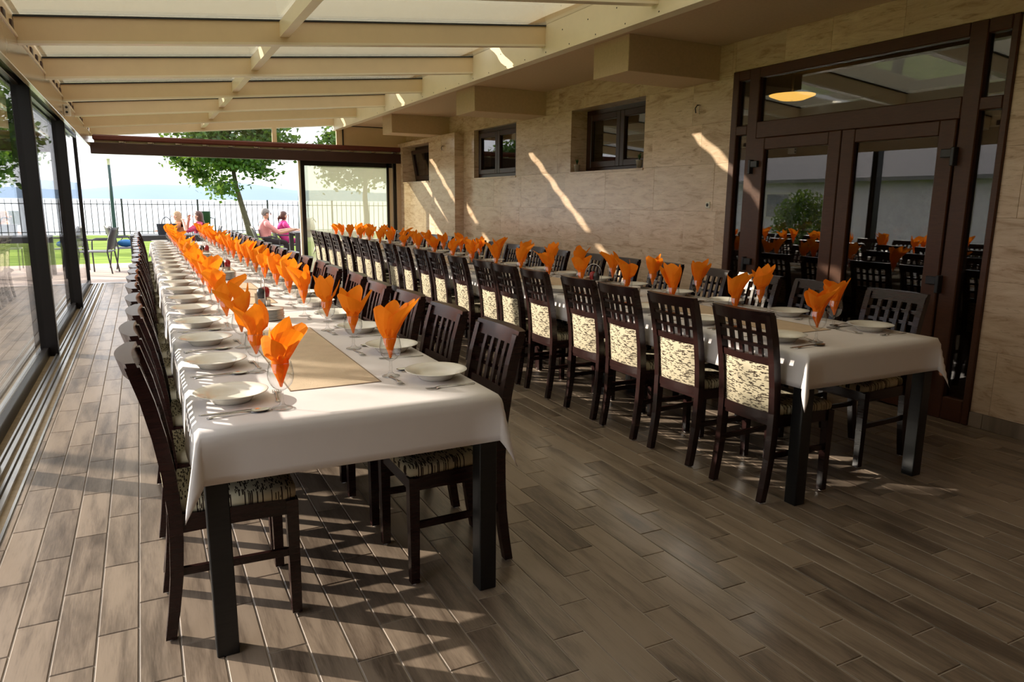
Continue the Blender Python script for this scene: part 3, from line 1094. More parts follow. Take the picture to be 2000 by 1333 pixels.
# runners, saucer stacks, condiment caddies down the middle
runner_me = B().box((-0.165, -0.655, 0), (0.165, 0.655, 0.0018)).box((-0.17, -0.66, 0), (0.17, -0.655, 0.0022), 1).box((-0.17, 0.655, 0), (0.17, 0.66, 0.0022), 1)
runner_me.box((-0.17, -0.655, 0), (-0.165, 0.655, 0.0022), 1).box((0.165, -0.655, 0), (0.17, 0.655, 0.0022), 1)
runner_me = runner_me.mesh('table_runner', [M['runner'], M['runner_edge']])
saucer_me = B().lathe([(0, 0.002), (0.036, 0.0), (0.040, 0.002), (0.066, 0.0105), (0.074, 0.013), (0.0745, 0.0145), (0.066, 0.0125), (0.040, 0.005), (0, 0.005)], 28).mesh('saucer', M['saucer'])


def caddy(x, y, rz, label):
    t = thing('condiment_caddy', label, 'caddy', (x, y, CT), rz, 'condiment caddies on the tables')
    B().box((-0.05, -0.08, 0), (0.05, 0.08, 0.012), 0, 0.003).build('tray', M['black'], t)
    arc = [(0, -0.072, 0.01), (0, -0.072, 0.12)] + [(0, -0.072 * math.cos(math.pi * k / 10), 0.12 + 0.072 * math.sin(math.pi * k / 10)) for k in range(1, 10)] + [(0, 0.072, 0.12), (0, 0.072, 0.01)]
    B().tube(arc, 0.0028, 6).build('handle', M['steel'], t)
    for (px, py, cap) in ((-0.018, -0.035, 'black_plastic'), (0.018, 0.02, 'red_plastic')):
        b = B().lathe([(0, 0.012), (0.023, 0.012), (0.024, 0.02), (0.023, 0.06), (0.018, 0.068), (0, 0.069)], 16, 0, (px, py, 0)).build('shaker', M['goblet'], t)
        B().lathe([(0.021, 0.062), (0.024, 0.072), (0.027, 0.095), (0.022, 0.118), (0.010, 0.128), (0, 0.13)], 16, 0, (px, py, 0)).build('cap', M[cap], b)
    B().lathe([(0, 0.012), (0.014, 0.012), (0.016, 0.05), (0.014, 0.05), (0.013, 0.02), (0, 0.02)], 12, 0, (0.022, -0.045, 0)).build('toothpick_cup', M['white_plastic'], t)
    B().box((-0.045, 0.045, 0.012), (0.03, 0.058, 0.085), 0, 0.002).build('menu_card', M['runner'], t)
    return t


for side, xm, yo in (('left', 0.60, 0.0), ('right', 3.19, 0.09)):
    for k in range(4):
        y0 = 2.60 + yo + 2.37 * k
        rn = inst('table_runner', runner_me, None, (xm, y0 + 0.66, CT))
        tag(rn, '%s beige linen runner from the front on the %s row of tables' % (ORD[k], side), 'table runner', 'beige table runners')
        for q in range(8):
            s = inst('saucer', saucer_me, None, (xm + 0.02 + R.uniform(-.002, .002), y0 + 1.66 + R.uniform(-.002, .002), CT + 0.0078 * q), (0, 0, R.uniform(0, 6)))
            lv = 'lowest' if q == 0 else ('topmost' if q == 7 else ORD[q] + ' from below')
            tag(s, 'small white plate, %s in the %s stack from front, %s tables' % (lv, ORD[k], side), 'saucer', 'stacked small plates')
        caddy(xm + 0.06, y0 + 2.22, R.uniform(-0.5, 0.5), '%s condiment caddy from the front on the %s row of tables' % (ORD[k], side))


# ------------------------------------------------------------------ chairs
def post_x(z):
    pts = [(0, -0.216), (0.10, -0.199), (0.22, -0.183), (0.34, -0.175), (0.45, -0.173), (0.58, -0.182), (0.70, -0.199), (0.82, -0.223), (0.95, -0.260)]
    for (a, xa), (b, xb) in zip(pts[:-1], pts[1:]):
        if z <= b:
            return xa + (xb - xa) * (z - a) / (b - a)
    return pts[-1][1]


def chair_meshes():
    D = {}
    zs = [0.006, 0.10, 0.22, 0.34, 0.45, 0.58, 0.70, 0.82, 0.935]
    for s in (-1, 1):
        b = B()
        rings = []
        for z in zs:
            x = post_x(z)
            y = s * (0.166 + 0.006 * z)
            d = 0.021 if z > 0.3 else 0.0165 + 0.0135 * z / 0.3 * 0.33
            w = 0.0175
            rings.append([(x - d, y - w, z), (x + d, y - w, z), (x + d, y + w, z), (x - d, y + w, z)])
        b.sweep(rings)
        b.lathe([(0, 0), (0.011, 0), (0.011, 0.006), (0, 0.006)], 8, 1, (post_x(0), s * 0.166, 0), False)
        D['back_leg%d' % s] = b.mesh('leg', [M['chair_wood'], M['felt']])
        b = B()
        x, y = 0.190, s * 0.182
        b.sweep([[(x - w, y - w, z), (x + w, y - w, z), (x + w, y + w, z), (x - w, y + w, z)] for z, w in ((0.006, 0.0165), (0.43, 0.0205))])
        b.lathe([(0, 0), (0.011, 0), (0.011, 0.006), (0, 0.006)], 8, 1, (x, y, 0), False)
        D['leg%d' % s] = b.mesh('leg', [M['chair_wood'], M['felt']])
        b = B()
        x0, x1, ya, yb = post_x(0.235), 0.185, s * 0.167, s * 0.181
        b.hexa([(x0, ya - 0.008, 0.222), (x1, yb - 0.008, 0.222), (x1, yb + 0.008, 0.222), (x0, ya + 0.008, 0.222),
                (x0, ya - 0.008, 0.248), (x1, yb - 0.008, 0.248), (x1, yb + 0.008, 0.248), (x0, ya + 0.008, 0.248)])
        D['stretcher%d' % s] = b.mesh('stretcher', M['chair_wood'])
    # seat frame: front, rear and side aprons
    b = B()
    for s in (-1, 1):
        b.hexa([(-0.165, s * 0.150, 0.378), (0.185, s * 0.172, 0.378), (0.185, s * 0.194, 0.378), (-0.165, s * 0.178, 0.378),
                (-0.165, s * 0.150, 0.435), (0.185, s * 0.172, 0.435), (0.185, s * 0.194, 0.435), (-0.165, s * 0.178, 0.435)])
    b.box((0.180, -0.17, 0.378), (0.204, 0.17, 0.435)).box((-0.185, -0.16, 0.385), (-0.160, 0.16, 0.435))
    D['seat_frame'] = b.mesh('seat_frame', M['chair_wood'])
    # cushion: rounded trapezoid, softly domed
    b = B()
    ring0 = []
    for (x, y) in ((-0.158, -0.165), (0.17, -0.196), (0.205, -0.188), (0.212, -0.15), (0.214, 0.0), (0.212, 0.15), (0.205, 0.188), (0.17, 0.196), (-0.158, 0.165), (-0.16, 0.0)):
        ring0.append((x, y))
    rings = []
    for z, k in ((0.434, 0.985), (0.446, 1.0), (0.462, 0.995), (0.474, 0.96), (0.480, 0.86), (0.483, 0.5)):
        rings.append([(0.027 + (x - 0.027) * k, y * k, z) for x, y in ring0])
    b.sweep(rings, 0, True)
    D['seat_cushion'] = b.mesh('seat_cushion', M['fabric_seat'])
    # upholstered lower back
    b = B()
    nz, ny = 5, 8
    for sgn in (-1, 1):
        vs, fs = [], []
        for j in range(nz + 1):
            z = 0.448 + (0.690 - 0.448) * j / nz
            for i in range(ny + 1):
                y = -0.152 + 0.304 * i / ny
                e = min(i, ny - i, j, nz - j)
                bow = -0.012 * (1 - (y / 0.155) ** 2)
                vs.append((post_x(z) + bow + sgn * (0.004 + (0.011 if e > 0 else 0.0)), y, z))
        for j in range(nz):
            for i in range(ny):
                a = j * (ny + 1) + i
                q = (a, a + 1, a + ny + 2, a + ny + 1)
                fs.append(q if sgn > 0 else q[::-1])
        b.add(vs, fs, 0, True)
    D['back_panel'] = b.mesh('back_panel', M['fabric_back'])

    def rail(z0, z1, t0, t1, bow_f, bow_b, off=0.0, ymax=0.156, zn=2):
        k = B()
        rings = []
        n = 12
        for i in range(n + 1):
            y = -ymax + 2 * ymax * i / n
            c = 1 - (y / ymax) ** 2
            r = []
            for z, f in ((z0, 1), (z1, 1), (z1, -1), (z0, -1)):
                x = post_x(z) + off + (t0 - bow_f * c if f > 0 else -t1 - bow_b * c)
                r.append((x, y, z))
            rings.append(r)
        k.sweep(rings, 0, False)
        return k
    D['top_rail'] = rail(0.893, 0.950, 0.014, 0.014, 0.012, 0.034, ymax=0.1905).mesh('top_rail', M['chair_wood'])
    D['cross_rail'] = rail(0.690, 0.724, 0.012, 0.014, 0.008, 0.016).mesh('cross_rail', M['chair_wood'])
    D['lower_rail'] = rail(0.405, 0.450, 0.012, 0.014, 0.006, 0.010).mesh('lower_rail', M['chair_wood'])
    D['bar1'] = rail(0.770, 0.786, -0.001, 0.014, 0.010, 0.016).mesh('lattice_bar', M['chair_wood'])
    D['bar2'] = rail(0.832, 0.848, -0.001, 0.014, 0.012, 0.020).mesh('lattice_bar', M['chair_wood'])
    for k in range(4):
        y = -0.154 + 0.308 * (k + 1) / 5
        bow = -0.010 * (1 - (y / 0.156) ** 2)
        b = B()
        rings = []
        for z in (0.722, 0.78, 0.84, 0.896):
            x = post_x(z) + bow
            rings.append([(x - 0.002, y - 0.0115, z), (x + 0.012, y - 0.0115, z), (x + 0.012, y + 0.0115, z), (x - 0.002, y + 0.0115, z)])
        b.sweep(rings)
        D['slat%d' % k] = b.mesh('slat', M['chair_wood'])
    return D


CH = chair_meshes()
CHAIR_PARTS = [('leg', 'back_leg-1'), ('leg', 'back_leg1'), ('leg', 'leg-1'), ('leg', 'leg1'), ('stretcher', 'stretcher-1'), ('stretcher', 'stretcher1'),
               ('seat_frame', 'seat_frame'), ('seat_cushion', 'seat_cushion'), ('back_panel', 'back_panel'), ('top_rail', 'top_rail'), ('cross_rail', 'cross_rail'),
               ('lower_rail', 'lower_rail'), ('lattice_bar', 'bar1'), ('lattice_bar', 'bar2')] + [('slat', 'slat%d' % k) for k in range(4)]


def chair(x, y, rz, label, group):
    t = thing('dining_chair', label, 'chair', (x, y, 0), rz, group)
    for nm, key in CHAIR_PARTS:
        inst(nm, CH[key], t)
    return t


ROWS = {
    'LL': (0.195, 0.0, [2.60, 3.10, 3.61, 4.09, 4.67, 5.16, 5.61, 6.06, 6.64, 7.22, 7.75, 8.24, 8.82, 9.28, 9.77, 10.26, 10.86, 11.38, 11.95, 12.45],
           'window side of left tables'),
    'LR': (1.015, math.pi, [2.60, 3.16, 3.72, 4.25, 4.83, 5.42, 5.93, 6.51, 7.16, 7.71, 8.25, 8.79, 9.30, 9.86, 10.4, 10.92, 11.44, 11.96, 12.48],
           'aisle side of left tables'),
    'RL': (2.815, 0.0, [2.56, 3.11, 3.61, 4.07, 4.66, 5.14, 5.59, 6.12, 6.69, 7.16, 7.66, 8.22, 8.80, 9.29, 9.76, 10.20, 10.84, 11.40, 11.86, 12.31],
           'aisle side of right tables'),
    'RR': (3.650, math.pi, [2.70, 3.26, 3.76, 4.25, 4.80, 5.36, 5.91, 6.55, 7.06, 7.60, 8.12, 8.65, 9.18, 9.70, 10.2, 10.75, 11.28, 11.8, 12.35],
           'wall side of right tables'),
}
for key, (x, rz, ys, where) in ROWS.items():
    for i, y in enumerate(ys):
        jx = R.uniform(-0.015, 0.015) if i > 0 else 0
        ja = R.uniform(-0.03, 0.03) if i > 0 else 0
        if i > 0 and key in ('LL',):
            jx = R.uniform(-0.012, 0.02)
        chair(x + jx, y, rz + ja, 'dark lattice-back dining chair, %s from the front on the %s' % (ORD[i], where), 'dining chairs on the ' + where)

# ------------------------------------------------------------------ place settings
plate_me = B().lathe([(0, 0.004), (0.055, 0.004), (0.058, 0.0), (0.062, 0.0), (0.068, 0.008), (0.084, 0.024), (0.104, 0.030), (0.120, 0.036), (0.1215, 0.0375),
                      (0.119, 0.0385), (0.103, 0.0325), (0.083, 0.0270), (0.074, 0.018), (0.064, 0.0105), (0.05, 0.0085), (0, 0.008)], 44).mesh('soup_plate', M['porcelain'])
goblet_bowl = B().lathe([(0.0045, 0.062), (0.014, 0.066), (0.026, 0.074), (0.036, 0.087), (0.0415, 0.103), (0.0425, 0.118), (0.040, 0.136), (0.0365, 0.152), (0.0355, 0.157)], 28).mesh('bowl', M['goblet'])
goblet_rim = B().lathe([(0.0352, 0.156), (0.0359, 0.1572), (0.0352, 0.1584), (0.0345, 0.1572), (0.0352, 0.156)], 28).mesh('rim', M['goblet'])
goblet_foot = B().lathe([(0, 0.0005), (0.033, 0.0005), (0.0355, 0.002), (0.034, 0.004), (0.018, 0.008), (0.008, 0.016), (0.0055, 0.028), (0.007, 0.036), (0.0055, 0.044), (0.0048, 0.058), (0.0075, 0.064)], 24).mesh('foot', M['goblet'])


def flat_outline(widths, zfun, t=0.0016):
    """cutlery blank: list of (x, half width) along local x, curved in z"""
    b = B()
    rings = []
    for x, w in widths:
        z = zfun(x)
        rings.append([(x, -w, z), (x, w, z), (x, w * 0.8, z + t), (x, -w * 0.8, z + t)])
    b.sweep(rings, 0, True)
    return b


def knife_mesh():
    return flat_outline([(-0.105, 0.003), (-0.10, 0.0065), (-0.06, 0.0055), (-0.01, 0.0045), (0.0, 0.006), (0.03, 0.0095), (0.07, 0.0095), (0.095, 0.006), (0.105, 0.001)], lambda x: 0.001, 0.002).mesh('knife', M['steel'])


def spoon_mesh():
    b = flat_outline([(-0.10, 0.004), (-0.095, 0.0085), (-0.06, 0.006), (0.0, 0.003), (0.035, 0.003)], lambda x: 0.001 + 0.007 * max(0, 1 - ((x + 0.03) / 0.07) ** 2), 0.0018)
    vs, fs = [], []
    n = 14
    for ring, (s, z) in enumerate(((1.0, 0.008), (0.75, 0.0035), (0.4, 0.0015), (0.01, 0.001))):
        for k in range(n):
            a = 2 * math.pi * k / n
            vs.append((0.066 + 0.033 * s * math.cos(a), 0.0205 * s * math.sin(a) * (1 - 0.15 * math.cos(a)), z))
    for r in range(3):
        for k in range(n):
            fs.append((r * n + k, r * n + (k + 1) % n, (r + 1) * n + (k + 1) % n, (r + 1) * n + k))
    b.add(vs, fs, 0, True)
    return b.mesh('spoon', M['steel'])


def fork_mesh(sc=1.0):
    zf = lambda x: 0.001 + 0.006 * max(0, 1 - ((x - 0.02) / 0.05) ** 2)
    b = flat_outline([(-0.10 * sc, 0.004), (-0.095 * sc, 0.008), (-0.06 * sc, 0.0055), (0.0, 0.0028), (0.035 * sc, 0.0032), (0.05 * sc, 0.010), (0.06 * sc, 0.0115)], zf, 0.0016)
    for k in range(4):
        y = -0.0095 + 0.0190 * k / 3
        b.hexa([(0.058 * sc, y - 0.0018, 0.0015), (0.10 * sc, y - 0.0011, 0.004), (0.10 * sc, y + 0.0011, 0.004), (0.058 * sc, y + 0.0018, 0.0015),
                (0.058 * sc, y - 0.0018, 0.0031), (0.10 * sc, y - 0.0011, 0.0052), (0.10 * sc, y + 0.0011, 0.0052), (0.058 * sc, y + 0.0018, 0.0031)])
    return b.mesh('fork', M['steel'])


KNIFE, SPOON, FORK, DFORK = knife_mesh(), spoon_mesh(), fork_mesh(), fork_mesh(0.8)


BOWL = [(0.062, 0.004), (0.066, 0.013), (0.074, 0.025), (0.087, 0.035), (0.103, 0.0405), (0.118, 0.0415), (0.136, 0.039), (0.157, 0.0345), (0.182, 0.0355)]


def bowl_r(z):
    for (a, ra), (b, rb) in zip(BOWL[:-1], BOWL[1:]):
        if z <= b:
            return ra + (rb - ra) * (z - a) / (b - a)
    return 9.0


def napkin_mesh(seed):
    """square paper napkin gathered to a point: folded layers of different height fan out above the rim"""
    rr = random.Random(seed)
    b = B()
    lv = 9
    lean = (rr.uniform(-0.045, 0.045), rr.uniform(-0.045, 0.045))
    a0 = rr.uniform(0, 6.28)
    nl = rr.choice((4, 5, 5))
    for L in range(nl):
        # one fold of paper: an arc of the cone with a pointed top corner, creased down its middle
        mid = a0 + 2 * math.pi * L / nl + rr.uniform(-0.35, 0.35)
        half = rr.uniform(0.85, 1.3)
        H = rr.uniform(0.185, 0.245)
        flare = rr.uniform(0.058, 0.082)
        tipx = rr.uniform(-0.5, 0.5)
        inner = 1.0 - 0.09 * L
        n = 8
        low = rr.uniform(0.62, 0.80)
        crease = rr.uniform(0.05, 0.22) * rr.choice((-1, 1, 1))
        vs, fs = [], []
        for i in range(n + 1):
            s = -1 + 2 * i / n
            pk = 1 - abs(s - tipx) / (1 + abs(tipx))
            hh = H * (low + (1 - low) * pk)
            for j in range(lv + 1):
                v = j / lv
                r = (0.004 + 0.010 * min(1, v * 5) + flare * max(0, v - 0.18) ** 1.0 * (1 + 0.25 * pk * v)) * inner
                r *= 1 + crease * (1 - abs(s)) * v - 0.10 * abs(s) * v
                a = mid + s * half * (1 - 0.12 * v)
                z = hh * v
                k = max(0.0, z - 0.095) / 0.1
                x, y = r * math.cos(a), r * math.sin(a)
                lim = bowl_r(z + 0.0745) * 0.80
                if r > lim:
                    x, y = x * lim / r, y * lim / r
                vs.append((x + lean[0] * k * k, y + lean[1] * k * k, z))
        for i in range(n):
            for j in range(lv):
                q = i * (lv + 1) + j
                fs.append((q, q + lv + 1, q + lv + 2, q + 1))
        b.add(vs, fs)
    return b.mesh('napkin', M['orange'])


NAPKINS = [napkin_mesh(40 + k) for k in range(12)]


def setting(px, py, sg, i, where, gx=0.14, gy=-0.13):
    """sg = +1: sitter at -x facing +x; -1: turned round"""
    rot = 0 if sg > 0 else math.pi
    e = '%s from the front, %s' % (ORD[i], where)

    def P(dx, dy):
        return px + sg * dx, py + sg * dy
    jr = lambda a: R.uniform(-a, a)
    pl = inst('soup_plate', plate_me, None, (px, py, CT), (0, 0, R.uniform(0, 6)))
    tag(pl, 'white soup plate, ' + e, 'plate', 'soup plates, ' + where)
    x, y = P(0.085 + jr(.008) - 0.09, -0.150 + jr(.006))
    tag(inst('knife', KNIFE, None, (x, y, CT), (0, 0, rot + jr(.06))), 'steel table knife, ' + e, 'knife', 'knives, ' + where)
    x, y = P(0.085 + jr(.01) - 0.085, -0.178 + jr(.006))
    tag(inst('spoon', SPOON, None, (x, y, CT), (0, 0, rot + jr(.06) + 0.08)), 'steel soup spoon, ' + e, 'spoon', 'spoons, ' + where)
    x, y = P(0.0 + jr(.01), 0.150 + jr(.008))
    tag(inst('fork', FORK, None, (x, y, CT), (0, 0, rot + jr(.06))), 'steel dinner fork, ' + e, 'fork', 'dinner forks, ' + where)
    x, y = P(0.150 + jr(.005), -0.015 + jr(.02))
    tag(inst('dessert_fork', DFORK, None, (x, y, CT), (0, 0, rot + math.pi / 2 + jr(.12))), 'small dessert fork, ' + e, 'fork', 'dessert forks, ' + where)
    x, y = P(gx + jr(.008), gy + jr(.02))
    g = thing('goblet', 'stemmed water goblet, ' + e, 'glass', (x, y, CT), R.uniform(0, 6), 'goblets, ' + where)
    inst('bowl', goblet_bowl, g)
    inst('rim', goblet_rim, g)
    inst('foot', goblet_foot, g)
    nk = inst('napkin', NAPKINS[R.randrange(12)], None, (x, y, CT + 0.0745), (0, 0, R.uniform(0, 6.28)))
    tag(nk, 'orange paper napkin, ' + e, 'napkin', 'orange napkins, ' + where)


PY = [2.56, 3.13, 3.66, 4.20, 4.75, 5.25, 5.77, 6.28, 6.85, 7.39, 7.92, 8.46, 9.04, 9.565, 10.07, 10.59, 11.10, 11.66, 12.165, 12.60]
for i, y in enumerate(PY):
    setting(0.228, y, 1, i, 'window side of left tables', 0.140, -0.17)
    setting(0.980, y + 0.01 + R.uniform(-.02, .02) * (i > 0), -1, i, 'aisle side of left tables', 0.150, -0.12)
    setting(2.850, y + 0.01 + R.uniform(-.02, .02) * (i > 0), 1, i, 'aisle side of right tables', 0.125, -0.11)
    setting(3.545, y + 0.03 + R.uniform(-.02, .02) * (i > 0), -1, i, 'wall side of right tables', 0.130, -0.13)

# ------------------------------------------------------------------ outdoors: ground, lake, hills
tag(box_obj('terrace', (-3.6, 14.26, -0.15), (14.0, 18.7, -0.012), M['paving']), 'pale stone terrace beyond the open far end', 'terrace', kind='structure')
side_t = B()
for (x0, x1, y0, y1) in plank_rows(-3.6, -1.03, Y_0, 14.2):
    plank_shape(side_t, x0 + GAP / 2, x1 - GAP / 2, y0 + GAP / 2, y1 - GAP / 2)
st = box_obj('side_terrace', (-3.6, Y_0, -0.15), (-1.03, 14.26, -0.006), M['grout'])
tag(st, 'plank tile strip outside the sliding glass wall', 'terrace', kind='structure')
o = side_t.build('terrace_planks', M['plank'], st)
o['kind'] = 'stuff'
lw = B().box((-60, 18.7, -0.4), (60, 33.6, -0.02)).box((-60, -40, -0.4), (-3.6, 18.7, -0.02)).build('lawn', M['grass'])
tag(lw, 'sunlit green lawn between terrace and fence', 'lawn', kind='structure')
lake = B().add([(-4000, 33.6, -0.9), (5000, 33.6, -0.9), (5000, 4300, -0.9), (-4000, 4300, -0.9)], [(0, 1, 2, 3)]).build('lake', M['water'])
tag(lake, 'bright lake beyond the fence', 'lake', kind='structure')
hb = B()
ridge = []
hx = -3800
while hx <= 4800:
    h = 38 + 13 * math.sin(hx / 520 + 1) + 8 * math.sin(hx / 190) + 5 * math.sin(hx / 77 + 2)
    h *= 1.0 + 0.15 * math.sin(hx / 1300)
    ridge.append((hx, h))
    hx += 60
vs, fs = [], []
for hx, h in ridge:
    vs += [(hx, 3300, -2), (hx, 3500, h * 0.65), (hx, 3800, h * 1.25), (hx, 4200, -2)]
for i in range(len(ridge) - 1):
    for j in range(3):
        a = i * 4 + j
        fs.append((a, a + 4, a + 5, a + 1))
hills = hb.add(vs, fs, 0, True).build('hills', M['hill'])
tag(hills, 'low hazy blue hills across the lake', 'hills', kind='structure')

# fence
fen = thing('iron_fence', 'black iron picket fence along the lake shore', 'fence', (0, 33.0, 0))
pk = B().tube([(0, 0, 0.05), (0, 0, 1.36)], 0.016, 5)
pk.lathe([(0.008, 1.36), (0.015, 1.39), (0, 1.43)], 5)
pk_me = pk.mesh('picket', M['fence'])
po_me = B().box((-0.035, -0.035, 0), (0.035, 0.035, 1.45), 0, 0.006).mesh('post', M['fence'])
x = -9.0
k = 0
while x < 17:
    inst('post' if k % 13 == 0 else 'picket', po_me if k % 13 == 0 else pk_me, fen, (x, 0, -0.02))
    x += 0.214
    k += 1
for z in (0.12, 1.20):
    B().box((-9.0, -0.015, z), (17, 0.015, z + 0.03)).build('rail', M['fence'], fen)


# trees
def tree(name, label, loc, trunk, center, radii, n, leaf=0.11, mat='leaves', seed=1, group=None, clump=1.0):
    rr = random.Random(seed)
    t = thing(name, label, 'tree', loc, 0, group)
    b = B()
    b.tube(trunk, [0.13 * (1 - 0.5 * i / (len(trunk) - 1)) for i in range(len(trunk))], 10)
    top = Vector(trunk[-1])
    cc = Vector(center)
    tips = []
    for k in range(16):
        d = Vector((rr.gauss(0, 1), rr.gauss(0, 1), rr.gauss(0.15, 0.8))).normalized()
        tip = cc + Vector((d.x * radii[0], d.y * radii[1], d.z * radii[2])) * rr.uniform(0.55, 0.85)
        mid = top.lerp(tip, 0.5) + Vector((0, 0, rr.uniform(0.1, 0.3)))
        b.tube([top - Vector((0, 0, 0.15)), mid, tip], [0.05, 0.03, 0.01], 6)
        tips += [tip, mid.lerp(tip, 0.4)]
    b.build('trunk', M['trunk'], t)
    # clumps of leaves
    clumps = tips + [cc + Vector((radii[0] * d[0], radii[1] * d[1], radii[2] * d[2])) for d in
                     ((lambda v: tuple(v.normalized() * rr.uniform(0.35, 0.98)))(Vector((rr.gauss(0, 1), rr.gauss(0, 1), rr.gauss(0, 1)))) for _ in range(46))]
    vs, fs = [], []
    for k in range(n):
        c = clumps[rr.randrange(len(clumps))]
        p = c + Vector((rr.gauss(0, .25), rr.gauss(0, .25), rr.gauss(0, .18))) * clump
        u = Vector((rr.gauss(0, 1), rr.gauss(0, 1), rr.gauss(0, .6))).normalized()
        w = u.cross(Vector((rr.gauss(0, 1), rr.gauss(0, 1), rr.gauss(0, 1)))).normalized()
        s = leaf * rr.uniform(0.6, 1.2)
        q = len(vs)
        vs += [tuple(p - u * s * 0.5), tuple(p + w * s * 0.32), tuple(p + u * s * 0.5), tuple(p - w * s * 0.32)]
        fs.append((q, q + 1, q + 2, q + 3))
    o = B().add(vs, fs).build('crown', M[mat], t)
    o['kind'] = 'stuff'
    return t


tree('maple_tree', 'leafy green tree on the lawn in front of the lake', (3.48, 27.4, -0.03),
     [(0, 0, 0), (-0.12, 0, 0.6), (-0.26, 0, 1.2), (-0.42, 0, 1.9), (-0.5, 0, 2.6)], (-0.55, 0.0, 3.55), (2.5, 2.3, 1.95), 15000, 0.19, 'leaves', 3)
tree('maple_tree', 'leafy tree seen through the stacked glass panel', (7.4, 26.5, -0.03),
     [(0, 0, 0), (0.05, 0, 0.8), (0.0, 0, 1.6), (0.05, 0, 2.4)], (0, 0, 3.1), (1.9, 2.0, 1.6), 8000, 0.19, 'leaves', 5)
tree('maple_tree', 'leafy tree beyond the sliding glass wall at far left', (-4.3, 25.0, -0.03),
     [(0, 0, 0), (0.05, 0, 0.8), (0.0, 0, 1.6), (0.1, 0, 2.4)], (0.2, 0, 3.2), (1.9, 1.9, 1.8), 9000, 0.19, 'leaves', 8)
tree('shade_tree', 'young tree beside the terrace that dapples the sun on the floor', (-5.1, 8.3, -0.03),
     [(0, 0, 0), (0.05, 0, 1.0), (0.0, 0.05, 2.0), (0.05, 0.0, 3.3)], (0.0, 0.0, 3.70), (0.8, 0.9, 0.2), 900, 0.14, 'leaves', 12, clump=0.45)
for k, (x, y, h) in enumerate(((-21, 25, 5.0), (-23, 18, 5.6), (-20, 32, 4.8), (-24, 11, 6.0))):
    tree('garden_tree', '%s tree behind the grey house, mirrored in the door panes' % ORD[k], (x, y, -0.03),
         [(0, 0, 0), (0, 0, 1.2), (0.1, 0, 2.6)], (0, 0, h - 1.8), (2.6, 2.6, 2.0), 2600, 0.3, 'leaves2', 30 + k, 'trees behind the grey house')
bush = thing('garden_bush', 'glossy rounded shrub on the lawn, mirrored in the door panes', 'shrub', (-6.6, 14.2, -0.03))
vs, fs = [], []
for k in range(2600):
    d = Vector((R.gauss(0, 1), R.gauss(0, 1), R.gauss(0, 1))).normalized() * R.uniform(0.5, 1)
    p = Vector((d.x * 0.85, d.y * 0.85, 0.95 + d.z * 0.95))
    u = Vector((R.gauss(0, 1), R.gauss(0, 1), R.gauss(0, 1))).normalized()
    w = u.orthogonal().normalized()
    q = len(vs)
    vs += [tuple(p - u * .06), tuple(p + w * .03), tuple(p + u * .06), tuple(p - w * .03)]
    fs.append((q, q + 1, q + 2, q + 3))
o = B().add(vs, fs).build('leaves', M['leaves2'], bush)
o['kind'] = 'stuff'
B().tube([(0, 0, 0), (0, 0, 1.2)], 0.05, 6).build('stem', M['trunk'], bush)

house = thing('neighbour_house', 'low grey house across the lawn, mirrored in the door panes', 'house', (-15, 17, 0))
hw = B().box((-3, -8, -0.03), (3, 8, 2.35))
hw.add([(-3, -8, 2.35), (3, -8, 2.35), (0, -8, 3.5)], [(0, 1, 2)]).add([(-3, 8, 2.35), (3, 8, 2.35), (0, 8, 3.5)], [(0, 2, 1)])
hw.build('wall', M['house'], house)
for s in (-1, 1):
    B().hexa([(s * 3.4, -8.4, 2.22), (s * 3.4, 8.4, 2.22), (0, 8.4, 3.5), (0, -8.4, 3.5), (s * 3.4, -8.4, 2.34), (s * 3.4, 8.4, 2.34), (0, 8.4, 3.62), (0, -8.4, 3.62)]).build('roof', M['roof_tile'], house)
for y in (-3.5, 3.2):
    f = box_obj('window', (2.98, y - 0.6, 0.9), (3.04, y + 0.6, 1.9), M['white_plastic'], house)
    box_obj('pane', (3.03, y - 0.52, 0.98), (3.05, y + 0.52, 1.82), M['pane_dark'], f)

# lamp posts, bin
for (x, y, h, lab) in ((-0.96, 32.3, 2.98, 'green lamp post standing by the fence left of the tree'), (6.02, 31.6, 2.55, 'green lamp post by the fence right of the tree')):
    t = thing('lamp_post', lab, 'lamp post', (x, y, -0.03))
    B().lathe([(0.11, 0), (0.10, 0.1), (0.075, 0.2), (0.065, 1.5), (0.055, h - 0.25), (0, h - 0.24)], 14).build('pole', M['green_paint'], t)
    B().lathe([(0.05, h - 0.25), (0.06, h - 0.22), (0.06, h - 0.05), (0.075, h - 0.04), (0.075, h), (0, h + 0.01)], 14).build('lamp_head', M['white_plastic'], t)
t = thing('litter_bin', 'green cylindrical litter bin hung on a bent pole', 'bin', (2.27, 31.2, -0.03))
B().lathe([(0, 0.50), (0.17, 0.50), (0.19, 0.98), (0.20, 1.0), (0.18, 1.0), (0.16, 0.55), (0, 0.55)], 18).build('bucket', M['green_paint'], t)
B().tube([(0.33, 0, 0), (0.33, 0, 0.72), (0.18, 0, 0.75)], 0.02, 8).build('pole', M['fence'], t)
B().tube([(-0.30, 0, 0.72), (-0.19, 0, 0.75)], 0.02, 8).build('bracket', M['fence'], t)


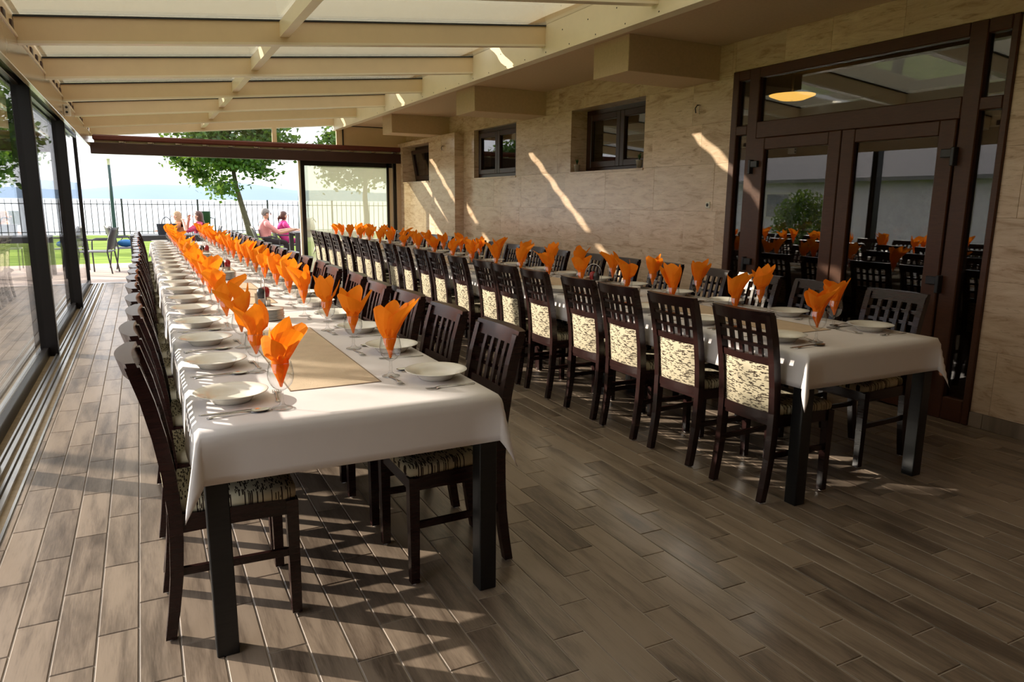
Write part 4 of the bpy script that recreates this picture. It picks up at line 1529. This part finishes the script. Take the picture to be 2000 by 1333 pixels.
# terrace furniture
def patio_table(x0, x1, y0, y1, label, mat='outdoor_dark'):
    t = thing('patio_table', label, 'table', ((x0 + x1) / 2, (y0 + y1) / 2, -0.012))
    hw, hl = (x1 - x0) / 2, (y1 - y0) / 2
    B().box((-hw, -hl, 0.725), (hw, hl, 0.76), 0, 0.004).build('tabletop', M[mat], t)
    for sx in (-1, 1):
        for sy in (-1, 1):
            B().box((sx * hw, sy * hl, 0), (sx * (hw - 0.09), sy * (hl - 0.09), 0.727), 0, 0.003).build('leg', M[mat], t)
    for sy in (-1, 1):
        B().box((-hw + 0.09, sy * hl, 0.655), (hw - 0.09, sy * (hl - 0.04), 0.727)).build('apron', M[mat], t)
    return t


patio_table(-0.22, 1.35, 15.45, 16.35, 'anthracite terrace table with a handbag on it')
patio_table(-2.9, -1.22, 15.35, 16.1, 'anthracite terrace table seen through the sliding glass')
patio_table(2.95, 4.4, 16.1, 16.95, 'grey terrace table in front of the man in pink')


def patio_chair(x, y, rz, label):
    t = thing('patio_chair', label, 'chair', (x, y, -0.012), rz, 'terrace chairs')
    for s in (-1, 1):
        B().tube([(0.20, s * 0.24, 0), (0.21, s * 0.25, 0.42), (0.20, s * 0.26, 0.64), (0.12, s * 0.26, 0.66), (-0.22, s * 0.25, 0.66)], 0.014, 8).build('arm_frame', M['outdoor_dark'], t)
        B().tube([(-0.26, s * 0.23, 0), (-0.20, s * 0.235, 0.42), (-0.24, s * 0.235, 0.66), (-0.31, s * 0.22, 0.88)], 0.014, 8).build('leg', M['outdoor_dark'], t)
    B().box((-0.22, -0.235, 0.415), (0.23, 0.235, 0.44), 0, 0.006).build('seat', M['mesh_back'], t)
    vs = []
    b = B()
    rings = []
    for k in range(7):
        z = 0.47 + 0.42 * k / 6
        x0 = -0.205 - 0.105 * (k / 6) ** 1.3
        rings.append([(x0, -0.225, z), (x0 - 0.02, 0, z), (x0, 0.225, z), (x0 - 0.012, 0.225, z), (x0 - 0.032, 0, z), (x0 - 0.012, -0.225, z)])
    b.sweep(rings, 0, True)
    b.build('backrest', M['outdoor_dark'], t)
    return t


patio_chair(-0.78, 16.35, 2.9, 'grey terrace armchair with its back turned to the lake')
patio_chair(-0.35, 17.35, 0.3, 'grey terrace armchair holding a blue bag')
patio_chair(-1.25, 17.3, 0.1, 'grey terrace armchair beside the left terrace table')
patio_chair(2.42, 16.5, 0.0, 'dark terrace armchair the man in pink sits on')
patio_chair(1.22, 17.0, math.pi, 'dark terrace armchair the long-haired woman sits on')
patio_chair(0.72, 17.75, math.pi, 'terrace armchair the child sits on')
patio_chair(2.95, 17.35, 0.0, 'terrace armchair the girl in magenta sits on')

t = thing('blue_bag', 'blue bag lying on a terrace armchair', 'bag', (-0.33, 17.35, 0.432))
B().ball((0, 0, 0.08), (0.17, 0.12, 0.08), 12).build('body', M['blue'], t)
B().tube([(-0.1, 0, 0.13), (-0.05, 0, 0.2), (0.05, 0, 0.2), (0.1, 0, 0.13)], 0.01, 6).build('strap', M['black'], t)
t = thing('handbag', 'navy leather handbag with two looped handles on the terrace table', 'handbag', (0.43, 15.75, 0.748))
hbm = B()
rings = []
for z, k in ((0, 0.92), (0.03, 1.0), (0.12, 1.03), (0.21, 1.1), (0.215, 1.06)):
    rings.append([(-0.165 * k, -0.06, z), (-0.14 * k, -0.075, z), (0.14 * k, -0.075, z), (0.165 * k, -0.06, z), (0.165 * k, 0.06, z), (0.14 * k, 0.075, z), (-0.14 * k, 0.075, z), (-0.165 * k, 0.06, z)])
hbm.sweep(rings, 0, False)
hbm.build('body', M['navy'], t)
for y in (-0.06, 0.06):
    B().tube([(-0.085 * math.cos(math.pi * k / 10), y, 0.20 + 0.14 * math.sin(math.pi * k / 10)) for k in range(11)], 0.008, 6).build('handle', M['navy'], t)
t = thing('white_bag', 'white cloth bag standing on the grey terrace table', 'bag', (3.36, 16.75, 0.748))
B().lathe([(0, 0), (0.13, 0.0), (0.15, 0.08), (0.13, 0.2), (0.07, 0.29), (0, 0.31)], 14).build('body', M['white_bag'], t)
B().tube([(0.03, 0, 0.28), (0.1, 0, 0.3), (0.17, 0, 0.2)], 0.01, 6).build('strap', M['black'], t)


# ------------------------------------------------------------------ people on the terrace
def person(name, label, loc, rz, joints, edges, mats, hair, face, scale=1.0):
    """joints: name -> (pos, radius); edges: (a, b, material index). Skin surface, materials by nearest limb."""
    me = bpy.data.meshes.new(name)
    names = list(joints)
    idx = {n: i for i, n in enumerate(names)}
    me.from_pydata([joints[n][0] for n in names], [(idx[a], idx[b]) for a, b, _ in edges], [])
    tmp = bpy.data.objects.new(name + '_skeleton', me)
    C.objects.link(tmp)
    md = tmp.modifiers.new('skin', 'SKIN')
    md.use_smooth_shade = True
    for i, n in enumerate(names):
        r = joints[n][1]
        me.skin_vertices[0].data[i].radius = (r, r) if not isinstance(r, tuple) else r
        me.skin_vertices[0].data[i].use_root = (n == 'pelvis')
    sd = tmp.modifiers.new('smooth', 'SUBSURF')
    sd.levels = sd.render_levels = 2
    bpy.context.view_layer.update()
    dg = bpy.context.evaluated_depsgraph_get()
    bodym = bpy.data.meshes.new_from_object(tmp.evaluated_get(dg))
    bpy.data.objects.remove(tmp, do_unlink=True)
    bodym.materials.clear()
    for m in mats:
        bodym.materials.append(M[m])
    segs = [(Vector(joints[a][0]), Vector(joints[b][0]), mi) for a, b, mi in edges]
    for p in bodym.polygons:
        best, bd = 0, 1e9
        for a, b, mi in segs:
            ab = b - a
            tt = max(0, min(1, (p.center - a).dot(ab) / max(ab.length_squared, 1e-9)))
            d = (p.center - a - ab * tt).length
            if d < bd:
                best, bd = mi, d
        p.material_index = best
        p.use_smooth = True
    # nose and ears join the body mesh
    bm = bmesh.new()
    bm.from_mesh(bodym)
    hc = Vector(joints['head'][0])
    for off, r in (((0.092, 0, -0.005), 0.016), ((0.0, 0.078, -0.01), 0.018), ((0.0, -0.078, -0.01), 0.018)):
        q = bmesh.ops.create_uvsphere(bm, u_segments=8, v_segments=6, radius=r, matrix=Matrix.Translation(hc + Vector(off)))
        for v in q['verts']:
            for f in v.link_faces:
                f.material_index = 0
                f.smooth = True
    bm.to_mesh(bodym)
    bm.free()
    root = inst('person', bodym, None, loc, (0, 0, rz), (scale,) * 3)
    tag(root, label, 'person', 'people on the terrace')
    hair(root, hc)
    eb = B()
    for s in (-1, 1):
        eb.ball(hc + Vector((0.083, s * 0.032, 0.022)), 0.010, 8)
    eb.build('eyes', M['black'], root)
    mb = B().ball(hc + Vector((0.086, 0, -0.05)), (0.006, 0.022, 0.006), 8)
    mb.build('mouth', M['shirt_red'], root)
    if face:
        face(root, hc)
    return root


def seated(arms, lean=0.04, torso=1, leg=2):
    J = {'pelvis': ((0.03, 0, 0.585), (0.115, 0.14)), 'waist': ((0.01, 0, 0.69), (0.115, 0.14)), 'chest': ((lean * 0.6, 0, 0.86), (0.125, 0.17)),
         'collar': ((lean, 0, 0.97), (0.07, 0.10)), 'neck': ((lean + 0.01, 0, 1.03), 0.05), 'head': ((lean + 0.03, 0, 1.135), (0.082, 0.076)), 'crown': ((lean + 0.02, 0, 1.20), (0.065, 0.06))}
    E = [('pelvis', 'waist', torso), ('waist', 'chest', torso), ('chest', 'collar', torso), ('collar', 'neck', 0), ('neck', 'head', 0), ('head', 'crown', 0)]
    for s, k in ((-1, 'r'), (1, 'l')):
        J['hip' + k] = ((0.09, s * 0.09, 0.545), 0.078)
        J['knee' + k] = ((0.44, s * 0.10, 0.525), 0.058)
        J['ankle' + k] = ((0.47, s * 0.10, 0.09), 0.04)
        J['toe' + k] = ((0.60, s * 0.11, 0.035), 0.032)
        E += [('pelvis', 'hip' + k, leg), ('hip' + k, 'knee' + k, leg), ('knee' + k, 'ankle' + k, leg), ('ankle' + k, 'toe' + k, leg)]
        sh, el, wr = Vector((lean, s * 0.18, 0.925)), Vector(arms[k][0]), Vector(arms[k][1])
        d = (wr - el).normalized()
        u = d.cross(Vector((0, 0, 1))).normalized()
        w = u.cross(d).normalized()
        pm = wr + d * 0.07
        J['sh' + k] = (tuple(sh), 0.062)
        J['el' + k] = (tuple(el), 0.043)
        J['wr' + k] = (tuple(wr), 0.028)
        J['pm' + k] = (tuple(pm), 0.026)
        E += [('collar', 'sh' + k, torso), ('sh' + k, 'el' + k, arms.get('sleeve', torso)), ('el' + k, 'wr' + k, 0), ('wr' + k, 'pm' + k, 0)]
        for q in range(4):
            off = (q - 1.5) * 0.017
            ln = (0.062, 0.072, 0.068, 0.054)[q]
            J['f%d%s' % (q, k)] = (tuple(pm + u * off + d * ln * 0.55), 0.0095)
            J['g%d%s' % (q, k)] = (tuple(pm + u * off * 1.1 + d * ln - w * 0.018), 0.008)
            E += [('pm' + k, 'f%d%s' % (q, k), 0), ('f%d%s' % (q, k), 'g%d%s' % (q, k), 0)]
        J['th' + k] = (tuple(wr + d * 0.04 + u * s * 0.04 - w * 0.012), 0.010)
        E += [('wr' + k, 'th' + k, 0)]
    return J, E


def hair_short(mat):
    def f(root, hc):
        b = B().ball(hc + Vector((-0.018, 0, 0.035)), (0.098, 0.088, 0.098), 16)
        b2 = B()
        keep = [i for i, fc in enumerate(b.f) if sum(b.v[j][2] for j in fc) / len(fc) > hc.z - 0.02 - (0.0 if sum(b.v[j][0] for j in fc) / len(fc) < hc.x else -0.07)]
        b2.v = b.v
        b2.f = [b.f[i] for i in keep]
        b2.mi = [0] * len(keep)
        b2.sm = [True] * len(keep)
        b2.build('hair', M[mat], root)
    return f


def hair_long(mat, length=0.36, tail=False):
    def f(root, hc):
        b = B()
        rings = []
        n = 14
        prof = [(0.115, 0.03), (0.10, 0.065), (0.06, 0.088), (0.0, 0.096), (-0.08, 0.098)]
        if not tail:
            prof += [(-0.18, 0.105), (-length * 0.8, 0.10), (-length, 0.05)]
        else:
            prof += [(-0.07, 0.05)]
        for dz, r in prof:
            cx = -0.03 - (0.03 if dz < -0.1 else 0.0)
            rings.append([tuple(hc + Vector((cx + r * math.cos(2 * math.pi * k / n) * (0.55 if math.cos(2 * math.pi * k / n) > 0 and dz < 0.06 else 1.0),
                                             r * 0.95 * math.sin(2 * math.pi * k / n), dz))) for k in range(n)])
        b.sweep(rings, 0, True)
        if tail:
            b.tube([hc + Vector((-0.10, 0, 0.0)), hc + Vector((-0.15, 0, -0.05)), hc + Vector((-0.14, 0, -0.16))], [0.03, 0.028, 0.008], 8)
        b.build('hair', M[mat], root)
    return f


def spectacles(root, hc):
    b = B()
    for s in (-1, 1):
        b.tube([tuple(hc + Vector((0.096, s * 0.034 + 0.022 * math.cos(a), 0.02 + 0.016 * math.sin(a)))) for a in [2 * math.pi * k / 10 for k in range(11)]], 0.0025, 5)
        b.tube([tuple(hc + Vector((0.095, s * 0.056, 0.024))), tuple(hc + Vector((0.0, s * 0.082, 0.024)))], 0.0025, 5)
    b.build('glasses', M['black'], root)


J, E = seated({'r': ((0.28, -0.26, 0.74), (0.56, -0.20, 0.80)), 'l': ((0.26, 0.24, 0.74), (0.52, 0.14, 0.80))}, 0.03)
person('man', 'seated person with grey hair and glasses in a pink shirt reaching over a table', (2.36, 16.5, 0.0), 0.0, J, E, ['skin', 'shirt_pink', 'trousers'], hair_short('hair_grey'), spectacles)
J, E = seated({'r': ((0.22, -0.24, 0.74), (0.42, -0.12, 0.80)), 'l': ((0.22, 0.24, 0.74), (0.42, 0.12, 0.80))}, 0.04)
person('girl', 'seated person with a brown ponytail and magenta clothes beside the person in pink', (2.88, 17.35, 0.0), 0.0, J, E, ['skin', 'shirt_magenta', 'shirt_magenta'], hair_long('hair_brown', tail=True), None, 0.95)
J, E = seated({'r': ((0.30, -0.16, 0.82), (0.26, -0.06, 1.05)), 'l': ((0.33, 0.20, 0.80), (0.36, 0.07, 0.98))}, 0.05)
person('woman', 'seated person with long brown hair and raspberry top, arms raised to the face', (1.15, 17.0, -0.02), math.pi, J, E, ['skin', 'shirt_red', 'trousers'], hair_long('hair_brown', 0.40), None, 0.97)
J, E = seated({'r': ((0.26, -0.22, 0.74), (0.44, -0.1, 0.78)), 'l': ((0.26, 0.22, 0.74), (0.44, 0.1, 0.78))}, 0.05)
person('child', 'smaller seated person with fair hair behind the long-haired person', (0.76, 17.75, 0.0), math.pi, J, E, ['skin', 'shirt_orange', 'trousers'], hair_long('hair_blond', 0.22), None, 0.94)
